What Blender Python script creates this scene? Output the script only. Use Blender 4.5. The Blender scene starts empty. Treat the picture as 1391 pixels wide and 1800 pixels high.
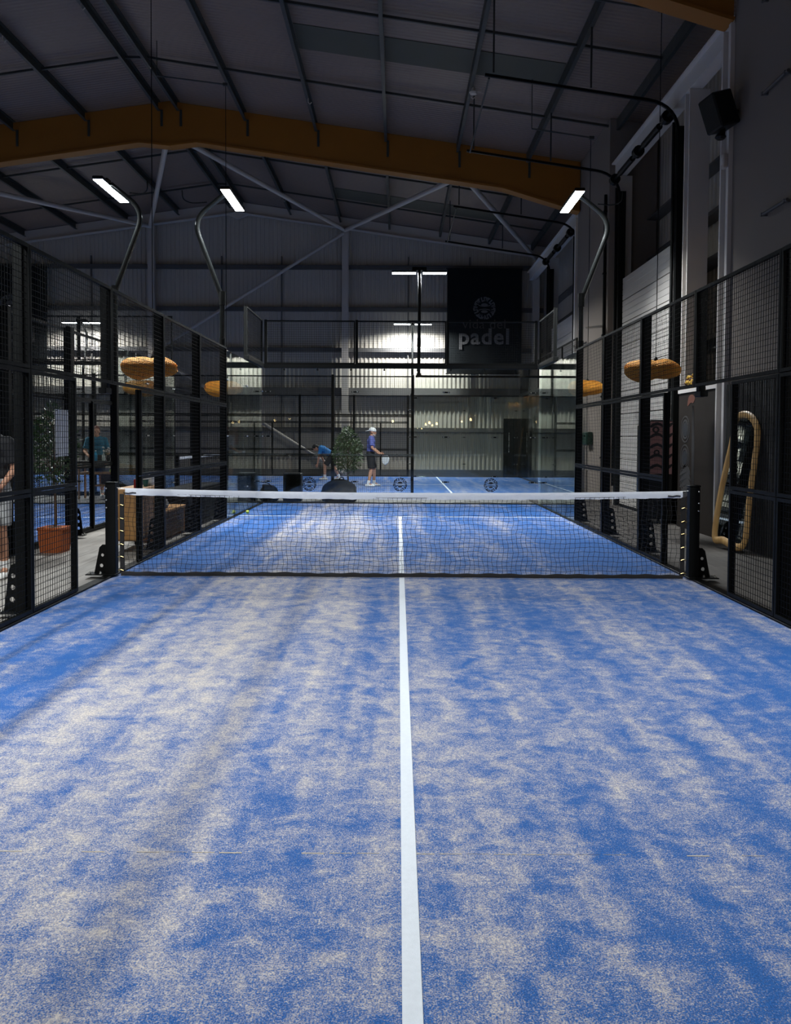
import bpy, bmesh, math, random
from mathutils import Vector, Matrix
random.seed(7)
SC = bpy.context.scene
COL = SC.collection
PI = math.pi

# ---------------------------------------------------------------- camera
cam_d = bpy.data.cameras.new('camera')
cam_d.sensor_fit = 'VERTICAL'
cam_d.sensor_height = 36.0
cam_d.lens = 1523.0 / 1800.0 * 36.0
cam_d.shift_y = -(900 - 826) / 1800.0
cam_d.clip_start = 0.05
cam_d.clip_end = 200
cam = bpy.data.objects.new('camera', cam_d)
COL.objects.link(cam)
cam.matrix_world = (Matrix.Translation((-0.045, -9.0, 1.469)) @ Matrix.Rotation(0.003, 4, 'Z')
                    @ Matrix.Rotation(math.radians(90 - 2.18), 4, 'X') @ Matrix.Rotation(0.0055, 4, 'Z'))
SC.camera = cam

# ---------------------------------------------------------------- world, exposure
w = bpy.data.worlds.new('world')
SC.world = w
w.use_nodes = True
w.node_tree.nodes['Background'].inputs[0].default_value = (0.5, 0.6, 0.8, 1)
w.node_tree.nodes['Background'].inputs[1].default_value = 0.004
vs = SC.view_settings
vs.view_transform = 'Standard'
vs.look = 'None'
vs.exposure = 0.0
vs.gamma = 1.0
vs.use_curve_mapping = False
LAMP_W = 245.0          # watts of every floodlight

# ---------------------------------------------------------------- helpers
class MB:
    def __init__(s):
        s.v = []; s.f = []
    def add(s, vs_, fs_):
        o = len(s.v)
        s.v += [tuple(p) for p in vs_]
        s.f += [tuple(i + o for i in f) for f in fs_]
        return s
    def box(s, x0, x1, y0, y1, z0, z1):
        return s.add([(x0, y0, z0), (x1, y0, z0), (x1, y1, z0), (x0, y1, z0), (x0, y0, z1), (x1, y0, z1), (x1, y1, z1), (x0, y1, z1)],
                     [(0, 3, 2, 1), (4, 5, 6, 7), (0, 1, 5, 4), (1, 2, 6, 5), (2, 3, 7, 6), (3, 0, 4, 7)])
    def cbox(s, x0, x1, y0, y1, z0, z1, b=0.01, seg=1):
        bm = bmesh.new()
        bmesh.ops.create_cube(bm, size=1)
        for v in bm.verts:
            v.co = Vector(((x0 + x1) / 2 + v.co.x * (x1 - x0), (y0 + y1) / 2 + v.co.y * (y1 - y0), (z0 + z1) / 2 + v.co.z * (z1 - z0)))
        bmesh.ops.bevel(bm, geom=bm.edges[:], offset=b, segments=seg, affect='EDGES', profile=0.5)
        return s.bm(bm)
    def bm(s, bm):
        bm.verts.index_update()
        s.add([v.co[:] for v in bm.verts], [[v.index for v in f.verts] for f in bm.faces])
        bm.free()
        return s
    def beam(s, p0, p1, wd, h, up=(0, 0, 1)):
        p0 = Vector(p0); p1 = Vector(p1); d = (p1 - p0).normalized()
        up = Vector(up)
        if abs(d.dot(up)) > 0.99: up = Vector((0, 1, 0))
        r = d.cross(up).normalized() * wd / 2
        u = r.cross(d).normalized() * h / 2
        vs_ = [p + a * r + b * u for p in (p0, p1) for a, b in ((-1, -1), (1, -1), (1, 1), (-1, 1))]
        return s.add(vs_, [(0, 1, 2, 3), (7, 6, 5, 4), (0, 4, 5, 1), (1, 5, 6, 2), (2, 6, 7, 3), (3, 7, 4, 0)])
    def tube(s, pts, r, n=8, caps=True, sq=(1, 1)):
        pts = [Vector(p) for p in pts]
        m = len(pts)
        rr = r if isinstance(r, (list, tuple)) else [r] * m
        d = (pts[1] - pts[0]).normalized()
        a = Vector((0, 0, 1)) if abs(d.z) < 0.9 else Vector((1, 0, 0))
        nrm = (a - a.dot(d) * d).normalized()
        o = len(s.v)
        for i in range(m):
            t = (pts[min(i + 1, m - 1)] - pts[max(i - 1, 0)]).normalized()
            nrm = (nrm - nrm.dot(t) * t).normalized()
            b = t.cross(nrm)
            for k in range(n):
                an = 2 * PI * k / n + (PI / n)
                s.v.append(tuple(pts[i] + nrm * math.cos(an) * rr[i] * sq[0] + b * math.sin(an) * rr[i] * sq[1]))
        for i in range(m - 1):
            for k in range(n):
                k2 = (k + 1) % n
                s.f.append((o + i * n + k, o + i * n + k2, o + (i + 1) * n + k2, o + (i + 1) * n + k))
        if caps:
            s.f.append(tuple(o + k for k in reversed(range(n))))
            s.f.append(tuple(o + (m - 1) * n + k for k in range(n)))
        return s
    def lathe(s, prof, n=16, c=(0, 0, 0), sx=1, sy=1):
        o = len(s.v)
        for r, z in prof:
            for k in range(n):
                an = 2 * PI * k / n
                s.v.append((c[0] + r * math.cos(an) * sx, c[1] + r * math.sin(an) * sy, c[2] + z))
        for i in range(len(prof) - 1):
            for k in range(n):
                k2 = (k + 1) % n
                s.f.append((o + i * n + k, o + i * n + k2, o + (i + 1) * n + k2, o + (i + 1) * n + k))
        s.f.append(tuple(o + k for k in reversed(range(n))))
        s.f.append(tuple(o + (len(prof) - 1) * n + k for k in range(n)))
        return s
    def ell(s, c, r, n=14, m=9):
        prof = []
        o = len(s.v)
        for i in range(1, m):
            th = PI * i / m
            for k in range(n):
                an = 2 * PI * k / n
                s.v.append((c[0] + r[0] * math.sin(th) * math.cos(an), c[1] + r[1] * math.sin(th) * math.sin(an), c[2] - r[2] * math.cos(th)))
        for i in range(m - 2):
            for k in range(n):
                k2 = (k + 1) % n
                s.f.append((o + i * n + k, o + i * n + k2, o + (i + 1) * n + k2, o + (i + 1) * n + k))
        b = len(s.v); s.v.append((c[0], c[1], c[2] - r[2])); s.v.append((c[0], c[1], c[2] + r[2]))
        for k in range(n):
            k2 = (k + 1) % n
            s.f.append((b, o + k2, o + k))
            s.f.append((b + 1, o + (m - 2) * n + k, o + (m - 2) * n + k2))
        return s
    def cap(s, p0, r0, p1, r1, n=12, e0=True, e1=True):
        s.tube([p0, p1], [r0, r1], n)
        if e0: s.ell(p0, (r0, r0, r0), n, 8)
        if e1: s.ell(p1, (r1, r1, r1), n, 8)
        return s
    def prism(s, poly, fn, a, b):
        # poly: 2d outline, fn(u, v, t) -> 3d point, extruded from t=a to t=b
        n = len(poly)
        vs_ = [fn(u, v, a) for u, v in poly] + [fn(u, v, b) for u, v in poly]
        fs_ = [tuple(reversed(range(n))), tuple(range(n, 2 * n))] + [(i, (i + 1) % n, n + (i + 1) % n, n + i) for i in range(n)]
        return s.add(vs_, fs_)
    def holed(s, outer, holes, fn, a, b):
        bm = bmesh.new()
        for loop in [outer] + holes:
            vv = [bm.verts.new((u, v, 0)) for u, v in loop]
            for i in range(len(vv)): bm.edges.new((vv[i], vv[(i + 1) % len(vv)]))
        r = bmesh.ops.triangle_fill(bm, use_beauty=True, use_dissolve=False, edges=bm.edges[:])
        fs = [g for g in r['geom'] if isinstance(g, bmesh.types.BMFace)]
        e = bmesh.ops.extrude_face_region(bm, geom=fs)
        for g in e['geom']:
            if isinstance(g, bmesh.types.BMVert): g.co.z = 1
        bmesh.ops.recalc_face_normals(bm, faces=bm.faces[:])
        for v in bm.verts: v.co = Vector(fn(v.co.x, v.co.y, a if v.co.z < 0.5 else b))
        return s.bm(bm)
    def xform(s, M):
        s.v = [tuple(M @ Vector(p)) for p in s.v]
        return s
    def mesh(s, name, mat=None, smooth=False):
        me = bpy.data.meshes.new(name)
        me.from_pydata(s.v, [], s.f)
        bm = bmesh.new(); bm.from_mesh(me)
        bmesh.ops.recalc_face_normals(bm, faces=bm.faces[:])
        bm.to_mesh(me); bm.free()
        if mat: me.materials.append(mat)
        if smooth:
            me.polygons.foreach_set('use_smooth', [True] * len(me.polygons))
            me.set_sharp_from_angle(angle=math.radians(40))
        me.update()
        return me
    def build(s, name, mat, parent=None, loc=None, rz=0, smooth=False):
        return inst(s.mesh(name, mat, smooth), name, parent, loc, rz)

def inst(me, name, parent=None, loc=None, rz=0):
    o = bpy.data.objects.new(name, me)
    COL.objects.link(o)
    if parent: o.parent = parent
    if loc is not None: o.location = loc
    if rz: o.rotation_euler = (0, 0, rz)
    return o

def tag(o, label=None, cat=None, group=None, kind=None):
    if label: o['label'] = label
    if cat: o['category'] = cat
    if group: o['group'] = group
    if kind: o['kind'] = kind
    return o

def thing(name, label, cat, loc=(0, 0, 0), rz=0, group=None):
    o = bpy.data.objects.new(name, None)
    o.empty_display_size = 0.2
    COL.objects.link(o)
    o.location = loc; o.rotation_euler = (0, 0, rz)
    return tag(o, label, cat, group)

def copy_tree(o, parent=None):
    c = o.copy(); COL.objects.link(c); c.parent = parent
    for ch in list(o.children): copy_tree(ch, c)
    return c

def fillet(pts, rad, n=6):
    pts = [Vector(p) for p in pts]
    out = [pts[0]]
    for i in range(1, len(pts) - 1):
        r = rad[i - 1] if isinstance(rad, (list, tuple)) else rad
        a = (pts[i - 1] - pts[i]); b = (pts[i + 1] - pts[i])
        ra = min(r, a.length * 0.45); rb = min(r, b.length * 0.45)
        A = pts[i] + a.normalized() * ra; B = pts[i] + b.normalized() * rb
        for k in range(n + 1):
            t = k / n
            out.append(A * (1 - t) ** 2 + pts[i] * 2 * t * (1 - t) + B * t * t)
    out.append(pts[-1])
    return out

def smooth_closed(pts, n=5):
    out = []
    m = len(pts)
    for i in range(m):
        p = [Vector(pts[(i + k) % m]) for k in (-1, 0, 1, 2)]
        for j in range(n):
            t = j / n
            out.append(0.5 * ((2 * p[1]) + (p[2] - p[0]) * t + (2 * p[0] - 5 * p[1] + 4 * p[2] - p[3]) * t * t + (3 * p[1] - p[0] - 3 * p[2] + p[3]) * t ** 3))
    return out

# ---------------------------------------------------------------- materials
class NT:
    def __init__(s, name):
        s.m = bpy.data.materials.new(name); s.m.use_nodes = True
        s.t = s.m.node_tree; s.n = s.t.nodes
        s.b = s.n['Principled BSDF']; s.out = s.n['Material Output']
        s.co = s.n.new('ShaderNodeTexCoord').outputs['Object']
    def link(s, a, b): s.t.links.new(a, b)
    def put(s, sock, val):
        if hasattr(val, 'is_output') or isinstance(val, bpy.types.NodeSocket): s.link(val, sock)
        else: sock.default_value = val
    def node(s, typ, **kw):
        n = s.n.new(typ)
        for k, v in kw.items(): setattr(n, k, v)
        return n
    def mapping(s, scale, vec=None, loc=(0, 0, 0), rot=(0, 0, 0)):
        n = s.node('ShaderNodeMapping'); s.link(vec or s.co, n.inputs[0])
        n.inputs['Scale'].default_value = scale; n.inputs['Location'].default_value = loc; n.inputs['Rotation'].default_value = rot
        return n.outputs[0]
    def noise(s, scale, detail=2, rough=0.5, vec=None, dist=0):
        n = s.node('ShaderNodeTexNoise'); s.link(vec or s.co, n.inputs['Vector'])
        n.inputs['Scale'].default_value = scale; n.inputs['Detail'].default_value = detail
        n.inputs['Roughness'].default_value = rough; n.inputs['Distortion'].default_value = dist
        return n.outputs['Fac']
    def math(s, op, a, b=0.0, c=0.0):
        n = s.node('ShaderNodeMath', operation=op)
        for i, x in enumerate((a, b, c)):
            s.put(n.inputs[i], x)
        return n.outputs[0]
    def rng(s, v, a, b, c=0.0, d=1.0, smooth=False):
        n = s.node('ShaderNodeMapRange'); n.clamp = True
        if smooth: n.interpolation_type = 'SMOOTHSTEP'
        s.put(n.inputs[0], v)
        for i, x in enumerate((a, b, c, d)): n.inputs[i + 1].default_value = x
        return n.outputs[0]
    def mix(s, f, a, b):
        n = s.node('ShaderNodeMix', data_type='RGBA')
        s.put(n.inputs[0], f)
        for i, x in ((6, a), (7, b)):
            if isinstance(x, tuple): n.inputs[i].default_value = (x[0], x[1], x[2], 1)
            else: s.link(x, n.inputs[i])
        return n.outputs[2]
    def ramp(s, f, stops, interp='LINEAR'):
        n = s.node('ShaderNodeValToRGB'); s.put(n.inputs[0], f)
        cr = n.color_ramp; cr.interpolation = interp
        while len(cr.elements) < len(stops): cr.elements.new(0.5)
        for e, (p, c) in zip(cr.elements, stops):
            e.position = p; e.color = (c, c, c, 1) if not isinstance(c, tuple) else (c[0], c[1], c[2], 1)
        return n.outputs[0]
    def bump(s, h, strength=0.3, dist=0.01):
        n = s.node('ShaderNodeBump'); s.link(h, n.inputs['Height'])
        n.inputs['Strength'].default_value = strength; n.inputs['Distance'].default_value = dist
        s.link(n.outputs[0], s.b.inputs['Normal'])
    def sep(s, vec=None):
        n = s.node('ShaderNodeSeparateXYZ'); s.link(vec or s.co, n.inputs[0]); return n.outputs

def mat(name, col, rough=0.5, metal=0.0, var=0.12, scale=6.0, bump=0.0, bscale=60.0, spec=0.5, stretch=(1, 1, 1)):
    t = NT(name)
    vec = t.mapping(stretch)
    f = t.noise(scale, 4, 0.6, vec)
    lo = tuple(c * (1 - var) for c in col); hi = tuple(min(1, c * (1 + var)) for c in col)
    t.link(t.mix(f, lo, hi), t.b.inputs['Base Color'])
    t.link(t.rng(f, 0.3, 0.7, max(0.02, rough - 0.06), min(1, rough + 0.06)), t.b.inputs['Roughness'])
    t.b.inputs['Metallic'].default_value = metal
    t.b.inputs['Specular IOR Level'].default_value = spec
    if bump: t.bump(t.noise(bscale, 3, 0.6, vec), bump)
    return t.m

def emit(name, col, st):
    t = NT(name)
    t.b.inputs['Base Color'].default_value = (0.8, 0.8, 0.8, 1)
    t.b.inputs['Emission Color'].default_value = (*col, 1)
    t.b.inputs['Emission Strength'].default_value = st
    return t.m

def glass_mat(name, tint, rough=0.0):
    t = NT(name)
    t.n.remove(t.b)
    tr = t.node('ShaderNodeBsdfTransparent'); tr.inputs[0].default_value = (*tint, 1)
    gl = t.node('ShaderNodeBsdfGlossy'); gl.inputs['Roughness'].default_value = rough; gl.inputs['Color'].default_value = (0.95, 1, 0.98, 1)
    fr = t.node('ShaderNodeFresnel'); fr.inputs[0].default_value = 1.45
    smudge = t.rng(t.noise(1.7, 4, 0.6), 0.3, 0.8, 0.85, 1.05)
    mx = t.node('ShaderNodeMixShader')
    t.link(t.math('MULTIPLY', fr.outputs[0], smudge), mx.inputs[0])
    t.link(tr.outputs[0], mx.inputs[1]); t.link(gl.outputs[0], mx.inputs[2])
    t.link(mx.outputs[0], t.out.inputs[0])
    return t.m

def turf_mat(name, ramp_stops, seed, sand_gain, half=3.0, yramp=None):
    t = NT(name)
    loc = (seed * 3.7, seed * 1.9, 0)
    x, y, z = t.sep()
    fx = t.ramp(t.rng(x, -half, half), ramp_stops, 'EASE')
    streak = t.noise(1.0, 3, 0.55, t.mapping((2.9, 0.22, 1), loc=loc), 0.5)
    streak2 = t.noise(1.0, 2, 0.5, t.mapping((8.0, 0.45, 1), loc=loc), 0.4)
    blob = t.noise(6.2, 6, 0.68, t.mapping((1.0, 0.85, 1), loc=loc), 0.5)
    small = t.noise(15.0, 3, 0.6, t.mapping((0.9, 1.2, 1), loc=loc))
    big = t.noise(0.55, 2, 0.5, t.mapping((1, 1, 1), loc=loc))
    grain = t.noise(190.0, 2, 0.7)
    grain2 = t.noise(75.0, 2, 0.6)
    d = t.math('MULTIPLY_ADD', t.math('SUBTRACT', streak, 0.5), 1.15, fx)
    d = t.math('MULTIPLY_ADD', t.math('SUBTRACT', streak2, 0.5), 0.55, d)
    d = t.math('MULTIPLY_ADD', t.math('SUBTRACT', blob, 0.5), 1.75, d)
    d = t.math('MULTIPLY_ADD', t.math('SUBTRACT', small, 0.5), 0.75, d)
    d = t.math('MULTIPLY_ADD', t.math('SUBTRACT', big, 0.5), 0.5, d)
    if yramp: d = t.math('ADD', d, t.math('SUBTRACT', t.ramp(t.rng(y, -10, 10), yramp, 'EASE'), 0.5))
    g = t.math('MULTIPLY_ADD', t.math('SUBTRACT', grain, 0.5), 2.7, d)
    g = t.math('MULTIPLY_ADD', t.math('SUBTRACT', grain2, 0.5), 0.7, g)
    m = t.math('MULTIPLY', t.rng(g, 0.24, 1.12, 0, 1, False), sand_gain)
    fib = t.noise(260.0, 3, 0.7, t.mapping((1, 0.6, 1)))
    blue = t.mix(t.rng(fib, 0.3, 0.7), (0.006, 0.040, 0.155), (0.026, 0.148, 0.47))
    sand = t.mix(t.rng(grain2, 0.35, 0.65), (0.47, 0.41, 0.34), (0.69, 0.615, 0.515))
    t.link(t.mix(m, blue, sand), t.b.inputs['Base Color'])
    t.b.inputs['Roughness'].default_value = 0.85
    t.b.inputs['Specular IOR Level'].default_value = 0.25
    t.bump(t.math('ADD', fib, grain), 0.35, 0.004)
    return t.m

M = {}
M['black'] = mat('black_powder_coat', (0.0045, 0.005, 0.0048), 0.5, 0, 0.2, 20, 0.05, 200, 0.14)
M['blackgloss'] = mat('black_gloss_metal', (0.008, 0.009, 0.009), 0.22, 0, 0.1, 0.4, 0, 0, 0.5)
M['wire'] = mat('black_mesh_wire', (0.0045, 0.005, 0.0048), 0.5, 0, 0.2, 20, 0, 0, 0.16)
M['chrome'] = mat('steel_fastener', (0.62, 0.62, 0.6), 0.28, 1.0, 0.1, 30)
M['glass'] = glass_mat('court_glass', (0.955, 0.975, 0.965))
M['white_line'] = mat('white_turf_line', (0.70, 0.74, 0.79), 0.85, 0, 0.08, 45, 0.4, 300, 0.2)
M['net'] = mat('black_net_cord', (0.012, 0.012, 0.013), 0.8)
M['band'] = mat('white_net_tape', (0.84, 0.87, 0.93), 0.7, 0, 0.06, 12, 0.35, 25)
M['blackband'] = mat('black_net_tape', (0.015, 0.013, 0.012), 0.75, 0, 0.4, 9, 0.3, 30)
M['brass'] = mat('brass_buckle', (0.65, 0.47, 0.2), 0.35, 1.0)
M['led'] = emit('floodlight_led', (0.86, 0.96, 1.0), 30)
M['orange'] = mat('ochre_beam_paint', (0.30, 0.118, 0.016), 0.62, 0, 0.13, 1.6, 0.08, 30, 0.3)
M['steel'] = mat('grey_green_steel', (0.035, 0.038, 0.034), 0.5, 0, 0.2, 5, 0.03, 80)
M['whitesteel'] = mat('white_painted_steel', (0.46, 0.41, 0.36), 0.5, 0, 0.06, 3)
M['darkgirt'] = mat('dark_wall_rail', (0.085, 0.08, 0.076), 0.55, 0, 0.2, 4)
M['plaster'] = mat('white_board_wall', (0.215, 0.182, 0.155), 0.8, 0, 0.05, 1.2, 0.05, 40, 0.2)
M['column'] = mat('white_column_paint', (0.58, 0.545, 0.51), 0.6, 0, 0.04, 2)
M['skylight'] = mat('translucent_roof_strip', (0.060, 0.060, 0.043), 0.7, 0, 0.25, 2.5, 0.1, 20)
M['blackwall'] = mat('black_slat_wall', (0.020, 0.019, 0.018), 0.6, 0, 0.2, 6)
M['brownpanel'] = mat('dark_brown_panel', (0.019, 0.0145, 0.0115), 0.75, 0, 0.15, 1.5, 0, 0, 0.15)
M['banner'] = mat('black_banner_cloth', (0.006, 0.008, 0.0085), 0.75, 0, 0.3, 2, 0.1, 15, 0.2)
M['bannerprint'] = mat('grey_banner_print', (0.12, 0.115, 0.11), 0.7, 0, 0.15, 6)
M['bannerdim'] = mat('dim_banner_print', (0.065, 0.052, 0.046), 0.7, 0, 0.15, 6)
M['decal'] = mat('black_vinyl_decal', (0.004, 0.005, 0.008), 0.5)
M['doorwhite'] = mat('white_door_panel', (0.47, 0.44, 0.41), 0.45, 0, 0.05, 2.5)
M['mirror'] = mat('mirror_glass', (0.80, 0.86, 0.85), 0.02, 1.0, 0.02, 2)
for l_ in list(M['mirror'].node_tree.links):
    if l_.to_socket.name == 'Roughness': M['mirror'].node_tree.links.remove(l_)
M['mirror'].node_tree.nodes['Principled BSDF'].inputs['Roughness'].default_value = 0.0
M['fridgeglass'] = mat('dark_fridge_glass', (0.012, 0.016, 0.02), 0.06)
M['terracotta'] = mat('terracotta', (0.36, 0.095, 0.028), 0.8, 0, 0.25, 7, 0.2, 60, 0.2)
M['soil'] = mat('potting_soil', (0.05, 0.033, 0.022), 0.95, 0, 0.5, 40, 0.8, 90)
M['bark'] = mat('brown_bark', (0.10, 0.06, 0.035), 0.85, 0, 0.4, 18, 0.5, 60)
M['leaf'] = mat('olive_leaf', (0.075, 0.12, 0.045), 0.5, 0, 0.6, 9)
M['leafdark'] = mat('dark_green_leaf', (0.035, 0.075, 0.022), 0.4, 0, 0.5, 9)
M['skin'] = mat('skin', (0.50, 0.25, 0.15), 0.55, 0, 0.12, 14)
M['shirt_purple'] = mat('violet_blue_jersey', (0.10, 0.12, 0.36), 0.8, 0, 0.55, 22, 0.2, 60)
M['shirt_blue'] = mat('bright_blue_jersey', (0.015, 0.16, 0.42), 0.8, 0, 0.25, 12, 0.2, 60)
M['shirt_teal'] = mat('teal_jersey', (0.01, 0.12, 0.19), 0.8, 0, 0.25, 12, 0.2, 60)
M['shirt_lav'] = mat('pale_lavender_shirt', (0.42, 0.42, 0.56), 0.8, 0, 0.2, 12, 0.2, 60)
M['cloth_black'] = mat('black_sports_cloth', (0.012, 0.012, 0.014), 0.8, 0, 0.3, 20, 0.2, 60)
M['cloth_grey'] = mat('pale_grey_cloth', (0.42, 0.42, 0.41), 0.85, 0, 0.1, 20, 0.2, 60)
M['cloth_white'] = mat('white_cotton', (0.78, 0.78, 0.76), 0.85, 0, 0.08, 30, 0.2, 80)
M['shoe'] = mat('white_trainer', (0.78, 0.77, 0.74), 0.6, 0, 0.1, 40, 0.2, 60)
M['hair'] = mat('dark_hair', (0.012, 0.009, 0.007), 0.6, 0, 0.4, 60, 0.6, 200)
M['hairgrey'] = mat('grey_beard', (0.42, 0.38, 0.35), 0.8, 0, 0.3, 60, 0.6, 200)
M['hairred'] = mat('auburn_hair', (0.14, 0.035, 0.02), 0.6, 0, 0.4, 60, 0.6, 200)
M['racket'] = mat('white_racket_face', (0.66, 0.68, 0.68), 0.4, 0, 0.2, 15)
M['darkbox'] = mat('black_plastic', (0.007, 0.0075, 0.008), 0.5, 0, 0.3, 15, 0, 0, 0.25)
M['bag'] = mat('black_bag_fabric', (0.005, 0.0055, 0.0055), 0.9, 0, 0.4, 12, 0.4, 50, 0.1)
M['ball'] = mat('yellow_felt_ball', (0.62, 0.72, 0.07), 0.9, 0, 0.15, 60, 0.5, 200)
M['poster_white'] = mat('white_poster_paper', (0.88, 0.88, 0.90), 0.7, 0, 0.04, 4)
M['poster_orange'] = mat('orange_poster_paper', (0.55, 0.11, 0.035), 0.7, 0, 0.3, 5)
M['red_can'] = mat('dark_red_enamel', (0.18, 0.008, 0.008), 0.35)
M['bottle_blue'] = mat('blue_bottle', (0.02, 0.30, 0.50), 0.25)
M['bottle_clear'] = mat('pale_bottle', (0.5, 0.52, 0.48), 0.2)
M['greencup'] = mat('green_paper_cup', (0.02, 0.12, 0.09), 0.6)
M['greybag'] = mat('grey_crumpled_bag', (0.22, 0.21, 0.20), 0.7, 0, 0.5, 14, 0.6, 30)
M['greenbox'] = mat('dark_green_case', (0.010, 0.035, 0.022), 0.3)
M['pink'] = mat('dusty_pink_print', (0.34, 0.17, 0.16), 0.5, 0, 0.12, 4)
M['muralgrey'] = mat('grey_mural_paint', (0.030, 0.028, 0.028), 0.7, 0, 0.2, 6)
M['muralblue'] = mat('blue_mural_paint', (0.010, 0.012, 0.016), 0.7, 0, 0.2, 6)
M['muralyellow'] = mat('yellow_mural_paint', (0.62, 0.36, 0.03), 0.7, 0, 0.2, 6)
M['muralred'] = mat('red_mural_paint', (0.11, 0.028, 0.012), 0.7, 0, 0.2, 6)

def wood_mat(name, c1, c2, stretch, rough=0.5):
    t = NT(name)
    f = t.noise(3.0, 5, 0.65, t.mapping(stretch), 0.8)
    t.link(t.mix(t.rng(f, 0.3, 0.7), c1, c2), t.b.inputs['Base Color'])
    t.b.inputs['Roughness'].default_value = rough
    t.bump(f, 0.1, 0.004)
    return t.m
M['wood'] = wood_mat('honey_wood', (0.30, 0.14, 0.040), (0.46, 0.24, 0.075), (6, 6, 0.6))
M['woodmirror'] = wood_mat('pale_bent_wood', (0.44, 0.24, 0.075), (0.66, 0.41, 0.15), (7, 7, 0.8), 0.4)
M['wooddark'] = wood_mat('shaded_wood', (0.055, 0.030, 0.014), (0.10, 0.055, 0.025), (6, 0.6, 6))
M['rattan'] = wood_mat('woven_cane', (0.42, 0.24, 0.13), (0.62, 0.40, 0.25), (30, 30, 30), 0.7)
M['plank'] = wood_mat('grey_vinyl_plank', (0.20, 0.18, 0.155), (0.33, 0.305, 0.27), (5, 0.5, 1), 0.55)
M['plank2'] = wood_mat('taupe_vinyl_plank', (0.155, 0.14, 0.12), (0.27, 0.25, 0.22), (5, 0.5, 1), 0.55)
M['plank3'] = wood_mat('dark_taupe_plank', (0.048, 0.041, 0.035), (0.092, 0.08, 0.069), (5, 0.5, 1), 0.6)
M['plank4'] = wood_mat('umber_plank', (0.038, 0.033, 0.028), (0.075, 0.065, 0.056), (5, 0.5, 1), 0.6)
M['pend'] = mat('orange_woven_cord', (0.85, 0.38, 0.045), 0.7, 0, 0.2, 20)
M['pendin'] = mat('amber_woven_lining', (0.40, 0.10, 0.006), 0.8, 0, 0.35, 25, 0.5, 60)
M['bulbhot'] = emit('warm_bulb', (1.0, 0.62, 0.25), 40.0)

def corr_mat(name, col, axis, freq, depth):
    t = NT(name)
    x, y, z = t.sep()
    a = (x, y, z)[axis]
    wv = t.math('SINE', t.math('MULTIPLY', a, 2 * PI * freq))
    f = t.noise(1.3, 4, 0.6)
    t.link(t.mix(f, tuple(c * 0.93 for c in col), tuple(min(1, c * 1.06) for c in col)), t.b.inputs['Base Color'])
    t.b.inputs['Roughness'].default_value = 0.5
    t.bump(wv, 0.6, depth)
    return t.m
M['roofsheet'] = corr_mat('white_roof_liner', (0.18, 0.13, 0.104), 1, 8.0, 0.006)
M['sheet'] = mat('white_wall_sheet', (0.45, 0.405, 0.345), 0.5, 0, 0.05, 1.3)
M['hallfloor'] = mat('dark_grey_screed', (0.16, 0.15, 0.14), 0.7, 0, 0.15, 1.5, 0.1, 30)

M['turf'] = turf_mat('blue_sanded_turf', [(0.0, 0.30), (0.06, 0.22), (0.15, 0.25), (0.20, 0.60), (0.30, 0.68), (0.42, 0.58), (0.48, 0.44),
                                          (0.53, 0.54), (0.58, 0.38), (0.68, 0.34), (0.78, 0.37), (0.84, 0.20), (0.93, 0.14), (1.0, 0.36)], 1.0, 0.92,
                     3.0, [(0.0, 0.36), (0.16, 0.42), (0.27, 0.55), (0.40, 0.50), (0.5, 0.55), (0.55, 0.36), (0.75, 0.42), (0.93, 0.34), (1.0, 0.55)])
M['turf2'] = turf_mat('blue_turf_light_sand', [(0.0, 0.2), (0.3, 0.30), (0.7, 0.28), (1.0, 0.2)], 5.0, 0.75, 11.0)

# ---------------------------------------------------------------- hall shell
RX, RZ, SL = -6.05, 10.17, 0.1414          # ridge x, ridge height, roof slope
def zr(x): return RZ - SL * abs(x - RX)
XR, XL = 5.95, -18.05
YB, YF = 23.85, -13.0

def structure(o): o['kind'] = 'structure'; return o

fl = structure(MB().box(XL, XR, YF, YB, -0.10, -0.045).build('floor', M['hallfloor']))
# vinyl planks in the two aisles and behind the glass
pw, pl = 0.275, 1.5
pm = [MB().cbox(0.002, pw - 0.002, 0.002, pl - 0.002, -0.045, -0.018, 0.002).mesh('plank', M[k]) for k in ('plank', 'plank2', 'plank3', 'plank4')]
def planks(x0, ncol, y0, y1, first=0):
    for i in range(ncol):
        yy = y0 + (0.0, -0.6, -0.25, -0.95)[i % 4]
        while yy < y1:
            a = inst(pm[first + (random.random() < 0.4)], 'plank', fl, (x0 + i * pw, yy, 0))
            yy += pl
planks(-4.76, 6, -3.2, 9.0)
planks(3.10, 6, -3.2, 11.5, 2)

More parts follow.
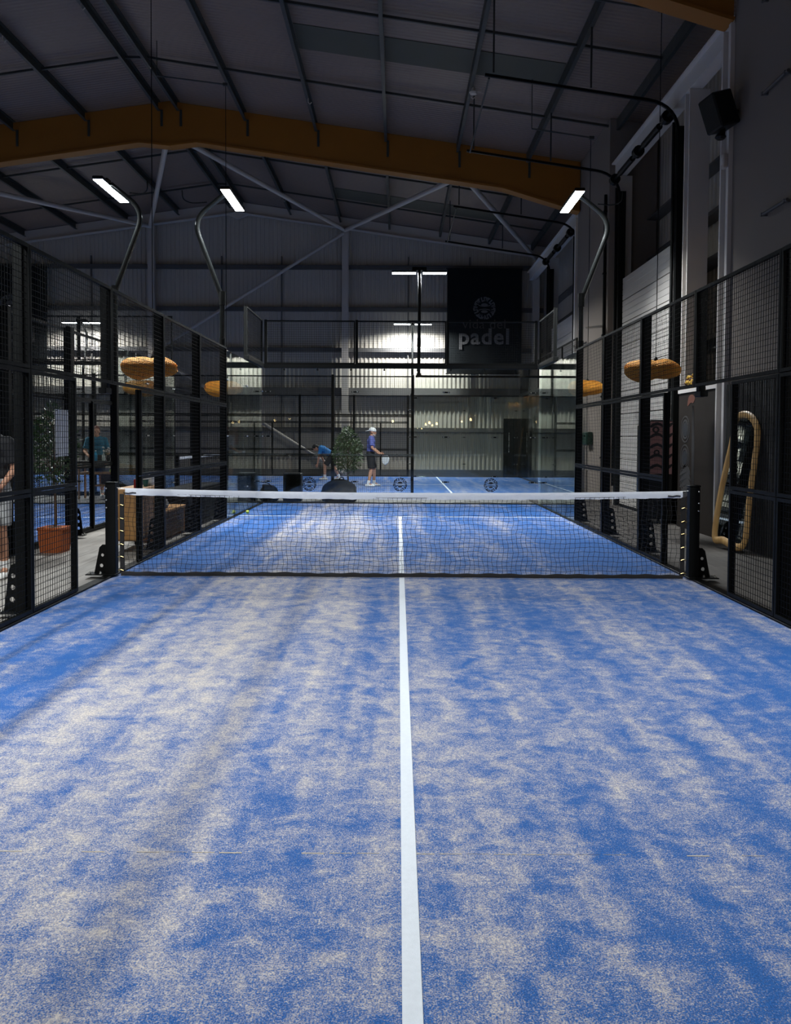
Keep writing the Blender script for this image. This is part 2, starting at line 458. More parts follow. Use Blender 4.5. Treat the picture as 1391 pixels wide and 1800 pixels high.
# ceiling: two sloping liner slabs
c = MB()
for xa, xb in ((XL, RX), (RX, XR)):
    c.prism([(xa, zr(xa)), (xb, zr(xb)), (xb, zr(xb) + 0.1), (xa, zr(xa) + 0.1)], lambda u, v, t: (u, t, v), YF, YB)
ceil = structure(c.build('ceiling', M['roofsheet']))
PUR = [-15.8, -13.9, -12.0, -10.07, -8.2, -6.30, -5.80, -4.06, -2.22, -0.41, 1.46, 3.28, 4.86]
def cprofile(dep=0.24, wd=0.075):
    t = 0.012
    return [(0, 0), (wd, 0), (wd, t), (t, t), (t, dep - t), (wd, dep - t), (wd, dep), (0, dep)]
for ya, yb in ((3.82, 13.80), (14.2, 23.35)):
    for x in PUR:
        MB().prism(cprofile(), lambda u, v, t: (x - 0.04 + u, t, zr(x) - 0.245 + v - 0.004), ya, yb).build('purlin', M['steel'], ceil)
        # cleat end plates
    for y in ((7.35, 10.92) if ya < 5 else (17.3, 20.75)):
        for xa, xb in zip(PUR[:-1], PUR[1:]):
            MB().beam((xa + 0.03, y, zr(xa) - 0.12), (xb - 0.05, y, zr(xb) - 0.12), 0.05, 0.05).build('sag_bar', M['steel'], ceil)
for y0, y1 in ((8.4, 9.5), (19.7, 20.9)):
    for xa, xb in zip(PUR[8:11], PUR[9:12]):
        MB().prism([(xa + .05, zr(xa + .05) - .015), (xb - .05, zr(xb - .05) - .015), (xb - .05, zr(xb - .05) - .002), (xa + .05, zr(xa + .05) - .002)],
                   lambda u, v, t: (u, t, v), y0, y1).build('skylight_strip', M['skylight'], ceil)
# cable hooks / droppers on purlins
for x, y in ((-8.2, 9.0), (-2.22, 6.5), (-2.22, 11.6), (-6.3, 8.2), (1.46, 9.9), (-4.06, 21)):
    MB().tube([(x + .02, y, zr(x) - .24), (x + .02, y, zr(x) - .34), (x + .06, y, zr(x) - .38), (x + .1, y, zr(x) - .34)], 0.012, 6).build('cable_hook', M['whitesteel'], ceil)
# detector head below a purlin
d = MB().lathe([(0.02, 0), (0.07, 0.01), (0.09, 0.05), (0.05, 0.07), (0.03, 0.14)], 12, (1.5, 9.6, zr(1.5) - 0.40))
d.tube([(1.5, 9.6, zr(1.5) - .3), (1.5, 9.6, zr(1.5) - .24)], 0.02)
d.tube([(1.5, 9.6, zr(1.5) - .33), (1.66, 9.55, zr(1.5) - .36), (1.7, 9.55, zr(1.5) - .26)], 0.012, 6)
d.build('roof_detector', M['whitesteel'], ceil)
# hanging conduits for the pendant cables
for xa, xb, y, z in ((-5.35, -3.86, 10.17, 9.12), (2.75, 3.95, 4.53, 8.02), (2.7, 3.95, 9.32, 7.72)):
    m = MB().tube([(xa, y, z + 0.18), (xb, y, z)], 0.016, 6)
    for x in (xa, ):
        m.tube([(x, y, z + .18), (x, y, zr(x) - 0.02)], 0.010, 6)
    m.box(xb - .05, xb + .05, y - .03, y + .03, z - .03, z + .03)
    m.build('cable_conduit', M['steel'], ceil)

# orange portal rafters
def rafter(y, n):
    root = thing('portal_frame', None, None, (0, y, 0)); structure(root)
    dep = 1.0
    L = XL + 0.1; R = 4.66
    up = [(L, zr(L)), (RX, zr(RX)), (R, zr(R))]
    dn = [(R, 7.36), (R - 0.15, 7.40), (2.65, zr(2.65) - dep + 0.02), (-5.35, zr(-5.35) - dep + .03), (RX, zr(RX) - dep - 0.16), (-6.85, zr(-6.85) - dep + .03), (L + 2.5, zr(L + 2.5) - dep), (L, 7.3)]
    poly = [(x, z - 0.006) for x, z in up] + dn
    m = MB()
    # web in convex pieces
    def web(ps): m.prism(ps, lambda u, v, t: (u, t, v), -0.14, 0.14)
    web([(R, zr(R) - .006), dn[0], dn[1], dn[2], (2.65, zr(2.65) - .006)])
    web([(2.65, zr(2.65) - .006), dn[2], dn[3], (-5.35, zr(-5.35) - .006)])
    web([(-5.35, zr(-5.35) - .006), dn[3], dn[4], (RX, zr(RX) - .006)])
    web([(RX, zr(RX) - .006), dn[4], dn[5], (-6.85, zr(-6.85) - .006)])
    web([(-6.85, zr(-6.85) - .006), dn[5], dn[6], (L + 2.5, zr(L + 2.5) - .006)])
    web([(L + 2.5, zr(L + 2.5) - .006), dn[6], dn[7], (L, zr(L) - .006)])
    r = m.build('rafter', M['orange'], root)
    fm = MB()
    for a, b in zip(dn[:-1], dn[1:]):
        fm.beam((a[0], 0, a[1] + .02), (b[0], 0, b[1] + .02), 0.36, 0.05)
    fm.build('bottom_flange', M['orange'], r)
    for x in PUR[:-1]:
        if x > -11:
            MB().beam((x + .05, -0.155, zr(x) - .20), (x + .05, -0.155, zr(x) - .62), 0.06, 0.02, (0, 1, 0)).build('cleat', M['steel'], root)
    return root
rafter(3.62, 1); rafter(14.0, 2)

# ---- gable wall at the back
GY = 23.6
wb = MB()
per, dp = 0.16, 0.028
x = XL; pts = []
while x < XR:
    for dx, dy in ((0, 0), (0.08, 0), (0.095, dp), (0.145, dp)):
        if x + dx < XR: pts.append((x + dx, 0.2 - dy))
    x += per
pts.append((XR, 0.2))
v = []; f = []
for i, (px, py) in enumerate(pts):
    v += [(px, GY + py, -0.04), (px, GY + py, zr(px) - 0.002)]
    if i: f.append((2 * i - 2, 2 * i, 2 * i + 1, 2 * i - 1))
n = len(v)
v += [(XL, YB, -0.04), (XR, YB, -0.04), (XR, YB, zr(XR)), (RX, YB, zr(RX)), (XL, YB, zr(XL))]
f.append((n, n + 1, n + 2, n + 3, n + 4))
wb.add(v, f)
wall_back = structure(wb.build('wall_back', M['sheet']))
for z in (1.74, 3.15, 4.72, 6.23, 7.79):
    h = 0.30 if z == 3.15 else 0.15
    MB().prism([(0, -h / 2), (0.17, -h / 2), (0.17, -h / 2 + .02), (.03, -h / 2 + .02), (.03, h / 2 - .02), (.17, h / 2 - .02), (.17, h / 2), (0, h / 2)],
               lambda u, vv, t: (t, GY + u - 0.002, z + vv), XL, XR - 0.6).build('wall_rail', M['darkgirt'], wall_back)
MB().box(XL, XR - .6, GY + .0, GY + .16, -0.04, 0.24).build('kick_board', M['darkgirt'], wall_back)
for x in (-11.6, -6.7, -4.45, 0.3, 2.6):
    MB().box(x - .02, x + .02, GY + .08, GY + .16, 1.8, 8.2).build('sag_rod', M['darkgirt'], wall_back)
# gable rafter, columns and bracing tubes (white)
m = MB()
for xa, xb in ((XL + .1, RX), (RX, 5.5)):
    m.prism([(xa, zr(xa) - .02), (xb, zr(xb) - .02), (xb, zr(xb) - .42), (xa, zr(xa) - .42)], lambda u, vv, t: (u, t, vv), GY - .16, GY - .03)
    m.beam((xa, GY - .12, zr(xa) - .42), (xb, GY - .12, zr(xb) - .42), 0.26, 0.03)
m.prism([(RX - .5, zr(RX) - .45), (RX + .5, zr(RX) - .45), (RX, zr(RX) - .66)], lambda u, vv, t: (u, t, vv), GY - .2, GY - .05)
m.build('gable_rafter', M['whitesteel'], wall_back)
for x in (-16.4, -9.26, -2.05, 5.05):
    m = MB().box(x - .12, x + .12, GY - .02, GY - .005, -.03, zr(x) - .43).box(x - .02, x + .02, GY - .22, GY - .02, -.03, zr(x) - .43).box(x - .12, x + .12, GY - .24, GY - .22, -.03, zr(x) - .43)
    m.build('gable_column', M['whitesteel'], wall_back)
def tube(p0, p1, r=0.075):
    MB().tube([p0, p1], r, 12).build('bracing_tube', M['whitesteel'], wall_back)
zb = lambda x: zr(x) - .52
tube((-2.05, GY - .3, zb(-2.05)), (-6.0, 14.25, zr(-6) - .75))
tube((-2.05, GY - .3, zb(-2.05)), (1.5, 14.25, zr(1.5) - .75))
tube((5.0, GY - .3, zb(5.0)), (1.7, 14.25, zr(1.7) - .75))
tube((-9.26, GY - .3, zb(-9.26)), (-6.2, 14.25, zr(-6.2) - .75))
tube((-9.26, GY - .3, zb(-9.26)), (-13.2, 14.25, zr(-13.2) - .75))
tube((-2.1, GY - .3, zb(-2.05) - .1), (-9.2, GY - .3, 4.55), 0.06)
tube((-9.2, GY - .3, 4.5), (-2.1, GY - .3, 0.1), 0.06)

# ---- side and front walls that only close the hall
structure(MB().box(XL - .1, XL, YF, YB, -.05, zr(XL)).build('wall_left', M['sheet']))
m = MB().prism([(XL, -.05), (XR, -.05), (XR, zr(XR)), (RX, zr(RX)), (XL, zr(XL))], lambda u, vv, t: (u, t, vv), YF - .1, YF)
structure(m.build('wall_front', M['sheet']))

# ---- right wall: corrugated sheet outside, boxed columns, bays with rails
m = MB(); v = []; f = []
pts = []; y = YF
while y < YB:
    for dy, dx in ((0, 0), (0.10, 0), (0.12, dp), (0.18, dp)):
        pts.append((XR - .1 - dx, y + dy))
    y += 0.2
for i, (px, py) in enumerate(pts):
    v += [(px, min(py, YB), -.04), (px, min(py, YB), zr(XR) - .01)]
    if i: f.append((2 * i - 2, 2 * i, 2 * i + 1, 2 * i - 1))
m.add(v, f).box(XR - .04, XR, YF, YB, -.04, zr(XR) - .01)
wall_right = structure(m.build('wall_right', M['sheet']))
# solid boarded stretches
for nm, ya, yb in (('boarded_column', YF, 3.46), ('boarded_column', 10.75, 14.15)):
    m = MB()
    X0 = 4.68
    m.prism([(X0, -.03), (XR - .2, -.03), (XR - .2, zr(XR - .2) - .012), (X0, zr(X0) - .012)], lambda u, vv, t: (u, t, vv), ya, yb)
    m.build(nm, M['plaster'], wall_right)
# white portal column flange at the near corner
MB().box(4.62, 4.9, 3.465, 3.55, -.03, 7.34).box(4.70, 4.80, 3.55, 3.75, -.03, 7.34).box(4.62, 4.9, 3.75, 3.80, -.03, 7.34).build('portal_column', M['column'], wall_right)
MB().box(4.62, 4.67, 14.16, 14.3, -.03, 7.3).build('portal_column', M['column'], wall_right)
for ya, yb in ((3.82, 10.73), (14.32, YB - .3)):
    for z in (3.2, 4.75, 5.6, 6.5):
        MB().prism([(0, -.13), (.28, -.13), (.28, .13), (.25, .13), (.25, -.10), (0, -.10)], lambda u, vv, t: (XR - .42 + u, t, z + vv), ya, yb).build('wall_rail', M['darkgirt'], wall_right)
    MB().box(4.80, 5.02, ya, yb, 7.32, 7.60).box(4.72, 5.1, ya, yb, 7.60, 7.63).build('eave_beam', M['column'], wall_right)
for y in (5.72, 10.55, 14.6, 19.4):
    MB().box(4.80, 5.14, y, y + .03, -.03, 7.31).box(4.95, 4.99, y + .03, y + .23, -.03, 7.31).box(4.80, 5.14, y + .23, y + .26, -.03, 7.31).build('door_post', M['column'], wall_right)
# slender posts in the bay
for y in (4.3, 16.8):
    MB().box(5.35, 5.5, y, y + .08, -.03, 7.4).build('wind_post', M['darkgirt'], wall_right)

def sectional_door(nm, ya, yb):
    root = structure(thing(nm, None, None, (4.88, 0, 0)))
    nz = 10; hz = 4.97 / nz
    pmsh = None
    for i in range(nz):
        m = MB()
        prof = []
        for k in range(4):
            z0 = k * hz / 4
            prof += [(0.0, z0 + .004), (0.0, z0 + hz / 4 - .018), (0.010, z0 + hz / 4 - .010)]
        prof += [(.05, hz - .008), (.05, .004)]
        if pmsh is None:
            m.prism(prof, lambda u, vv, t: (u, t, vv), ya + .12, yb - .12)
            pmsh = m.mesh('panel', M['doorwhite'])
        inst(pmsh, 'panel', root, (0, 0, i * hz + .02))
    MB().box(-.01, .05, ya + .1, yb - .1, -.03, .018).build('bottom_seal', M['black'], root)
    for y in (ya, yb):
        pth = fillet([(-.06, y, -.03), (-.06, y, 7.28), (-3.45, y, 7.78)], [0.55], 8)
        m = MB().tube(pth, 0.034, 4)
        m.box(-.09, .06, y - .06, y + .06, -.03, 6.9)
        m.build('track', M['black'], root)
        MB().tube([(-.12, y + .07, .4), (-.12, y + .07, 7.0)], 0.03, 8).build('conduit', M['black'], root)
        for xx in (-1.6, -3.3):
            MB().box(xx - .015, xx + .015, y - .015, y + .015, 7.28 + (-xx) * .147 + .05, zr(4.88 + xx) - .02).build('hanger', M['steel'], root)
    MB().tube([(-3.38, ya, 7.72), (-3.38, yb, 7.74)], 0.018, 6).build('spreader_bar', M['steel'], root)
    m = MB().tube([(-.22, ya - .1, 7.12), (-.22, yb + .1, 7.12)], 0.03, 8)
    for y in (ya + .15, yb - .15, (ya + yb) / 2): m.tube([(-.22, y - .08, 7.12), (-.22, y + .08, 7.12)], 0.11, 12)
    for y in (ya + 1.1, yb - 1.1): m.tube([(-.22, y - .5, 7.12), (-.22, y + .5, 7.12)], 0.06, 10)
    m.build('torsion_shaft', M['black'], root)
    return root
sectional_door('door_1', 6.35, 10.35)
sectional_door('door_2', 14.95, 19.2)

# dark brown double panel with white frame under the near bay, mural on its far end
d3 = structure(thing('door_3', None, None, (4.70, 0, 0)))
MB().cbox(0, .06, 3.86, 5.70, -.03, 2.22, .006).build('panel', M['brownpanel'], d3)
MB().box(-.02, .08, 3.80, 3.858, -.03, 2.28).box(-.02, .08, 3.858, 5.70, 2.222, 2.28).build('frame', M['column'], d3)
def ring(m, cy, cz, r0, r1, x, n=22, sy=1, sz=1):
    o = [(cy + r1 * sy * math.cos(2 * PI * k / n), cz + r1 * sz * math.sin(2 * PI * k / n)) for k in range(n)]
    i = [(cy + r0 * sy * math.cos(2 * PI * k / n), cz + r0 * sz * math.sin(2 * PI * k / n)) for k in range(n)]
    return m.holed(o, [i], lambda u, vv, t: (t, u, vv), x, x - .003)
def blob(m, pts, x):
    p = [(q.x, q.y) for q in smooth_closed([(a, b, 0) for a, b in pts], 4)]
    return m.prism(p, lambda u, vv, t: (t, u, vv), x, x - .003)
m = MB()
for cz in (1.62, 1.15, .8):
    ring(m, 5.35, cz, .13, .165, -.001); ring(m, 5.35, cz, .20, .225, -.001)
for k in range(5):
    blob(m, [(5.05, .55 + k * .08), (5.2, .62 + k * .1), (5.6, .45 + k * .1), (5.2, .52 + k * .1)], -.0005 - .0006 * k)
for k in range(4):
    blob(m, [(4.98 - .03 * k, .6), (5.01 - .03 * k, 1.3), (5.02 - .02 * k, 2.0), (4.985 - .03 * k, 1.3)], -.001)
m.build('mural_line', M['muralgrey'], d3)
m = MB()
for cz in (1.62, 1.15, .8): blob(m, [(5.35 + .12 * math.cos(a), cz + .12 * math.sin(a)) for a in (0, 1.05, 2.1, 3.14, 4.2, 5.25)], -.001)
m.build('mural_disc', M['muralblue'], d3)
m = MB(); blob(m, [(4.9, 2.12), (5.05, 2.18), (5.2, 2.14), (5.25, 2.0), (5.1, 2.05), (4.98, 2.04)], -.002); m.build('mural_swash', M['muralred'], d3)

# yellow dried flowers above the door frame
fl_r = thing('dried_flower_bunch', 'yellow and orange dried flower bunch on top of dark brown door', 'flowers', (4.74, 5.12, 2.281))
m = MB(); m2 = MB()
for k in range(26):
    a = random.uniform(0, 2 * PI); r = random.uniform(.03, .25)
    p = (random.uniform(-.05, .05), r * math.cos(a) * 1.3, .06 + abs(r * math.sin(a)) * .7)
    (m if k % 3 else m2).ell(p, (.045, .07, .04), 7, 5)
    m.tube([(0, p[1] * .3, 0.004), p], .006, 4)
m.build('bloom', M['muralyellow'], fl_r); m2.build('bloom', M['muralred'], fl_r)

# black vertical slat cladding on the near right wall
sl = structure(thing('wall_panelling', None, None, (4.68, 0, 0)))
MB().box(-.02, -.002, -3.0, 3.44, -.03, 2.24).build('backing_board', M['blackwall'], sl)
me = MB().box(-.05, -.021, 0, .028, -.03, 2.24).mesh('slat', M['blackwall'])
for k in range(118):
    inst(me, 'slat', sl, (0, -2.98 + k * .0543, 0))
# pipes / brackets on the white wall above
for y, z in ((2.4, 7.1), (2.35, 5.9), (2.3, 4.35)):
    MB().tube([(-.06, y, z), (-.06, y - .75, z + .0)], 0.022, 6).box(-.085, 0, y - .05, y - .02, z - .02, z + .02).box(-.085, 0, y - .7, y - .67, z - .02, z + .02).build('wall_bracket', M['darkgirt'], sl)

# wall-hung things on the right
sp = thing('loudspeaker', 'black loudspeaker mounted high on the white column at right', 'speaker', (4.44, 3.30, 6.03))
m = MB().cbox(-.20, .12, -.19, .17, -.24, .24, .02); m.xform(Matrix.Rotation(math.radians(-18), 4, 'Y') @ Matrix.Rotation(.25, 4, 'Z')); m.build('cabinet', M['darkbox'], sp)
MB().cbox(.02, .239, -.03, .03, -.03, .03, .008).build('bracket', M['darkbox'], sp); MB().cbox(-.02, .06, -.03, .05, -.34, -.2, .01).lathe([(.05, 0), (.08, .03), (.05, .08)], 10, (.0, 0, -.38)).build('horn', M['darkbox'], sp)
jb = thing('junction_box', 'small white box below the loudspeaker on the column', 'box', (4.60, 3.53, 5.42))
MB().cbox(-.05, .019, -.06, .06, -.1, .1, .012).build('case', M['whitesteel'], jb); MB().box(-.054, -.0505, -.03, .03, -.05, .05).build('cover', M['column'], jb)
ab = thing('wall_cabinet', 'dark green glossy case hung on the white wall past the shutter', 'box', (4.68, 12.3, 1.46))
MB().cbox(-.16, -.001, -.26, .26, -.16, .16, .03, 2).build('case', M['greenbox'], ab)
MB().cbox(-.175, -.161, -.05, .05, .04, .08, .004).build('latch', M['darkbox'], ab); MB().cbox(-.20, -.161, .20, .255, -.1, .1, .01).build('handle', M['darkbox'], ab)
tp = thing('pipe_fitting', 'small grey steel fitting low on the white wall', 'fitting', (4.68, 12.6, .72))
MB().cbox(-.03, -.001, -.07, .07, -.06, .06, .008).build('plate', M['whitesteel'], tp); MB().tube([(-.03, 0, 0), (-.1, 0, 0), (-.12, 0, -.05)], .018, 8).build('spout', M['chrome'], tp)
wl = thing('wall_lamp', 'thin white blade lamp on black pipe beside the shutter', 'lamp', (4.66, 11.0, 4.0))
MB().prism([(0, 0), (-.42, -.02), (-.45, 0), (-.1, .05), (0, .05)], lambda u, vv, t: (u, t, vv), -.05, .05).build('blade', M['column'], wl)
MB().tube([(0, 0, -.2), (0, 0, .3)], .02, 8).build('stem', M['black'], wl)
# black service pipe running up the boarded column
pp = thing('service_pipe', 'tall black service pipe up the white boarded column', 'pipe', (4.645, 10.95, 0))
MB().tube([(0, 0, -.015), (0, 0, 7.0)], .035, 8).build('pipe', M['black'], pp)
for z in (1, 2.4, 3.8, 5.2, 6.6): MB().cbox(-.05, .034, -.05, .05, z, z + .04, .006).build('clip', M['black'], pp)

# ---------------------------------------------------------------- courts
def court(nm, x0, x1, y0, y1, mt, lines):
    o = structure(MB().box(x0, x1, y0, y1, -0.044, 0.0).build(nm, mt))
    for a in lines:
        MB().cbox(a[0], a[1], a[2], a[3], 0.0, 0.004, 0.0015).build('court_line', M['white_line'], o)
    return o
t1 = court('turf_court', -3.0, 3.0, -10.2, 10.02, M['turf'],
           [(-.027, .027, -6.975, 6.90), (-2.98, 2.98, 6.90, 6.95), (-2.98, 2.98, -7.03, -6.975)])
# seam in the turf
sm = MB()
for k in range(60):
    xa = -2.9 + k * .097
    if -.08 < xa < .0 or random.random() < .35: continue
    sm.box(xa, xa + .08, -6.0 + random.uniform(-.004, .004), -5.9965 + random.uniform(0, .002), 0, .001)
tag(sm.build('turf_seam', mat('sand_filled_seam', (.42, .37, .30), .9, 0, .3, 40), t1), kind='stuff')
court('turf_court', -14.9, -4.86, -11.0, 9.45, M['turf2'], [(-9.905, -9.855, -8.0, 6.4), (-14.9, -4.86, 6.4, 6.45)])
court('turf_court', -15.7, 4.40, 12.85, 22.95, M['turf2'], [(-12.6, 1.35, 17.75, 17.80), (1.35, 1.40, 12.85, 22.95), (-12.65, -12.6, 12.85, 22.95)])
# black steel kerb around our turf and the neighbour's
for nm, xa, xb, ya, yb in (('a', -3.10, -3.0, -10.2, 10.12), ('b', 3.0, 3.10, -10.2, 10.12), ('c', -3.0, 3.0, 10.02, 10.12), ('d', -4.86, -4.78, -11, 9.53), ('e', -14.9, -4.86, 9.45, 9.53), ('f', -15.7, 4.5, 12.76, 12.85)):
    structure(MB().cbox(xa + .0005, xb - .0005, ya, yb, -.044, .018 if nm != 'f' else .03, .004).build('kerb', M['black']))

# ---------------------------------------------------------------- wire mesh fences
WC = {}
def wire_mesh(wd, ht, sp=0.05, r=0.0026):
    k = (round(wd, 3), round(ht, 3), sp)
    if k not in WC:
        m = MB()
        nx = int(round(wd / sp)); nz = int(round(ht / sp))
        for i in range(1, nx):
            x = wd * i / nx
            m.tube([(x, r, 0), (x, r, ht)], r, 4, False)
        for i in range(1, nz):
            z = ht * i / nz
            m.tube([(0, -r, z), (wd, -r, z)], r, 4, False)
        WC[k] = m.mesh('wire_mesh', M['wire'])
    return WC[k]
FC = {}
def frame_mesh(wd, ht, b=0.03):
    k = (round(wd, 3), round(ht, 3))
    if k not in FC:
        m = MB()
        m.box(0, b, -.018, .018, 0, ht).box(wd - b, wd, -.018, .018, 0, ht).box(b, wd - b, -.018, .018, 0, b).box(b, wd - b, -.018, .018, ht - b, ht)
        FC[k] = m.mesh('panel_frame', M['black'])
    return FC[k]

# gusset plate with three round holes, in the plane across the fence
gz = [(0, 0.004), (.125, .004), (.125, .03), (.085, .34), (.07, .385), (.04, .40), (0, .40)]
def circ(cx, cz, r, n=10): return [(cx + r * math.cos(2 * PI * k / n), cz + r * math.sin(2 * PI * k / n)) for k in range(n)]
gm = {}
for sg in (1, -1):
    m = MB().holed(gz, [circ(.052, .30, .021), circ(.056, .205, .022), circ(.060, .105, .023)], lambda u, vv, t: (t, sg * u, vv), -.006, .006)
    gm[sg] = m.mesh('base_bracket', M['black'])
bolt_m = MB().lathe([(.013, 0), (.013, .004), (.007, .009), (.002, .010)], 8).xform(Matrix.Rotation(PI / 2, 4, 'X')).mesh('bolt', M['chrome'])
footbolt_m = MB().lathe([(.016, 0), (.016, .012), (.009, .014), (.009, .026)], 6).mesh('anchor_bolt', M['chrome'])

def fence(label, origin, rz, sg, posts, panels, detail=True, top=None, group='wire mesh court fences'):
    # local x runs along the fence, local y * sg points to the outside
    root = thing('court_fence', label, 'fence', origin, rz, group)
    for s, z1, wd in posts:
        dp_ = .10 if wd > .06 else .045
        p = MB().cbox(s - wd / 2, s + wd / 2, min(sg * .0185, sg * dp_), max(sg * .0185, sg * dp_), 0.02, z1, .006).build('post', M['black'], root)
        if wd > .06 and detail and z1 > 2.5:
            inst(gm[sg], 'base_bracket', p, (s + .02, sg * .10, .02))
            MB().cbox(s - .07, s + .07, min(sg * .0, sg * .26), max(sg * .0, sg * .26), .0195, .030, .002).build('base_plate', M['black'], p)
            for q in (-.045, .045): inst(footbolt_m, 'anchor_bolt', p, (s + q, sg * .235, .03))
        if detail and z1 > 2.5:
            for z in (.16, .86, 1.14, 1.88, 2.12, 2.86):
                inst(bolt_m, 'bolt', p, (s + (.0), -sg * .0 + sg * .019, z)).rotation_euler = (0, 0, 0 if sg > 0 else PI)
    for s0, s1, z0, z1 in panels:
        fr = inst(frame_mesh(s1 - s0 - .012, z1 - z0 - .008), 'panel_frame', root, (s0 + .006, 0, z0 + .004))
        tag(inst(wire_mesh(s1 - s0 - .012, z1 - z0 - .008), 'wire_mesh', fr), kind='stuff')
    return root

full = [(0.02, 1), (1, 2), (2, 3)]
def bays(ls): return [(a, b, z0, z1) for a, b in ls for z0, z1 in full]
posts = [(-6, 3.02, .10), (-4, 3.02, .10), (-2, 3.02, .12), (-1, 2.0, .055), (1, 2.0, .055), (2, 3.02, .12), (4, 3.02, .10), (6, 3.02, .09)]
pan = bays([(-6, -4), (-4, -2), (2, 4), (4, 6)]) + [(-2, -1, .02, 1), (-2, -1, 1, 2), (1, 2, .02, 1), (1, 2, 1, 2), (-2, 0, 2, 3), (0, 2, 2, 3)]
fL = fence('black wire mesh fence left of the net, along the planter aisle', (-3.03, 0, 0), PI / 2, 1, posts, pan)
fR = fence('black wire mesh fence right of the net, in front of the wooden mirror', (3.03, 0, 0), PI / 2, -1, posts, pan)
for o, sg in ((fL, 1), (fR, -1)):     # short post that carries the two upper panels above the net opening
    MB().cbox(-.045, .045, min(sg * .02, sg * .09), max(sg * .02, sg * .09), 1.93, 3.02, .006).build('post', M['black'], o)
    MB().cbox(-.09, .09, min(sg * .019, sg * .10), max(sg * .019, sg * .10), 1.90, 1.96, .006).build('post_shoe', M['black'], o)
fence('black wire mesh fence of the neighbouring court, behind the terracotta pot', (-4.82, 0, 0), PI / 2, -1,
      [(1.45, 3.02, .10), (3.45, 3.02, .12), (4.45, 2.0, .055), (5.45, 3.02, .10)],
      bays([(-.55, 1.45), (1.45, 3.45)]) + [(3.45, 4.45, .02, 1), (3.45, 4.45, 1, 2), (4.45, 5.45, .02, 1), (4.45, 5.45, 1, 2), (3.45, 5.45, 2, 3)])
# cross court behind: near and far long sides
xs = [.31 - 2 * k for k in range(0, 8)]
fence('black wire mesh fence just behind the back glass, nearest side of far court', (0, 12.8, 0), 0, -1, [(x, 3.02, .075) for x in xs],
      bays([(b, a) for a, b in zip(xs[:-1], xs[1:])]), False)
fence('black wire mesh fence before the rear hall wall, farthest of all', (0, 22.98, 0), 0, 1, [(x, 3.02, .075) for x in xs] + [(-4.7, 2.0, .05), (-.7, 2.0, .05)],
      bays([(b, a) for a, b in zip(xs[:-1], xs[1:])]), False)

# ---------------------------------------------------------------- glass walls
def emblem(R):
    m = MB()
    fn = lambda u, vv, t: (u, t, vv)
    n = 18
    rr = random.Random(3)
    for k in range(n):
        a = 2 * PI * k / n + .08
        def P(r, da): return (r * math.sin(a + da * 1.35), r * math.cos(a + da * 1.35))
        kind = k % 5
        if kind in (0, 3):     # two strokes joined outside
            m.prism([P(.60 * R, -.10), P(.98 * R, -.13), P(1.0 * R, -.04), P(.60 * R, -.03)], fn, 0, .002)
            m.prism([P(.62 * R, .06), P(.97 * R, .05), P(.97 * R, .13), P(.64 * R, .11)], fn, 0, .002)
            m.prism([P(.88 * R, -.06), P(1.0 * R, -.05), P(1.0 * R, .07), P(.88 * R, .07)], fn, 0, .002)
        elif kind == 1:        # wedge
            m.prism([P(.56 * R, -.03), P(.97 * R, -.13), P(1.0 * R, .0), P(.97 * R, .13), P(.80 * R, .02)], fn, 0, .002)
        elif kind == 2:        # bar with foot
            m.prism([P(.58 * R, -.11), P(.99 * R, -.07), P(.99 * R, .03), P(.58 * R, -.01)], fn, 0, .002)
            m.prism([P(.58 * R, -.02), P(.70 * R, -.02), P(.72 * R, .13), P(.60 * R, .15)], fn, 0, .002)
        else:                  # loop
            m.prism([P(.60 * R, -.12), P(.98 * R, -.10), P(.98 * R, -.03), P(.60 * R, -.05)], fn, 0, .002)
            m.prism([P(.76 * R, -.03), P(.84 * R, .04), P(.95 * R, .03), P(.98 * R, .12), P(.76 * R, .13)], fn, 0, .002)
    for s in (1, -1):          # two lens shapes and two arcs in the middle
        m.prism([(.30 * R * math.cos(q * PI / 8), s *   .30 * R + .13 * R * math.sin(q * PI / 8)) for q in range(16)], fn, 0, .002)
        arc = [(.52 * R * (q / 6 - 1), s * (.12 * R + .10 * R * (1 - ((q - 6) / 6) ** 2) * -1 + .10 * R)) for q in range(13)]
        for (xa, za), (xb, zb_) in zip(arc[:-1], arc[1:]):
            m.prism([(xa, za), (xb, zb_), (xb, zb_ + .08 * R), (xa, za + .08 * R)], fn, 0, .002)
    return m
emb = emblem(.155).mesh('emblem', M['decal'])
cm = MB().cbox(-.075, .075, -.018, -.007, -.016, .016, .005)
clamp_m = cm.mesh('clamp', M['black'])
cap_m = MB().tube([(0, -.018, 0), (0, -.030, 0)], [.014, .009], 10).mesh('clamp_bolt', M['chrome'])
def pane(root, wd, ht, loc, rz, dec):
    p = inst(MB().cbox(.003, wd - .003, -.006, .006, 0.02, ht, .0015).mesh('glass_pane', M['glass']), 'glass_pane', root, loc, rz)
    if dec: inst(emb, 'emblem', p, (wd / 2, -.009, .42))
    return p
def clamps(p, x, both=True):
    for z in (.48, 1.47, 2.45):
        inst(clamp_m, 'clamp', p, (x, 0, z))
        for q in (-.05, .05): inst(cap_m, 'clamp_bolt', p, (x + q, 0, z))
def glass_wall(label, loc, rz, n, wd=2.0, ht=2.96, dec=True, x0=0.0, cl=True, flip=False):
    root = thing('glass_wall', label, 'glass wall', loc, rz, 'clear glass court walls')
    for k in range(n):
        p = pane(root, wd, ht, (x0 + k * wd, 0, 0), 0, dec)
        if cl: clamps(p, 0.0 if k or not dec else .09)
        if k == n - 1 and cl: clamps(p, wd - .09)
    return root
gb = glass_wall('clear glass back wall of the near court with three black emblems', (-3.0, 10.07, 0), 0, 3)
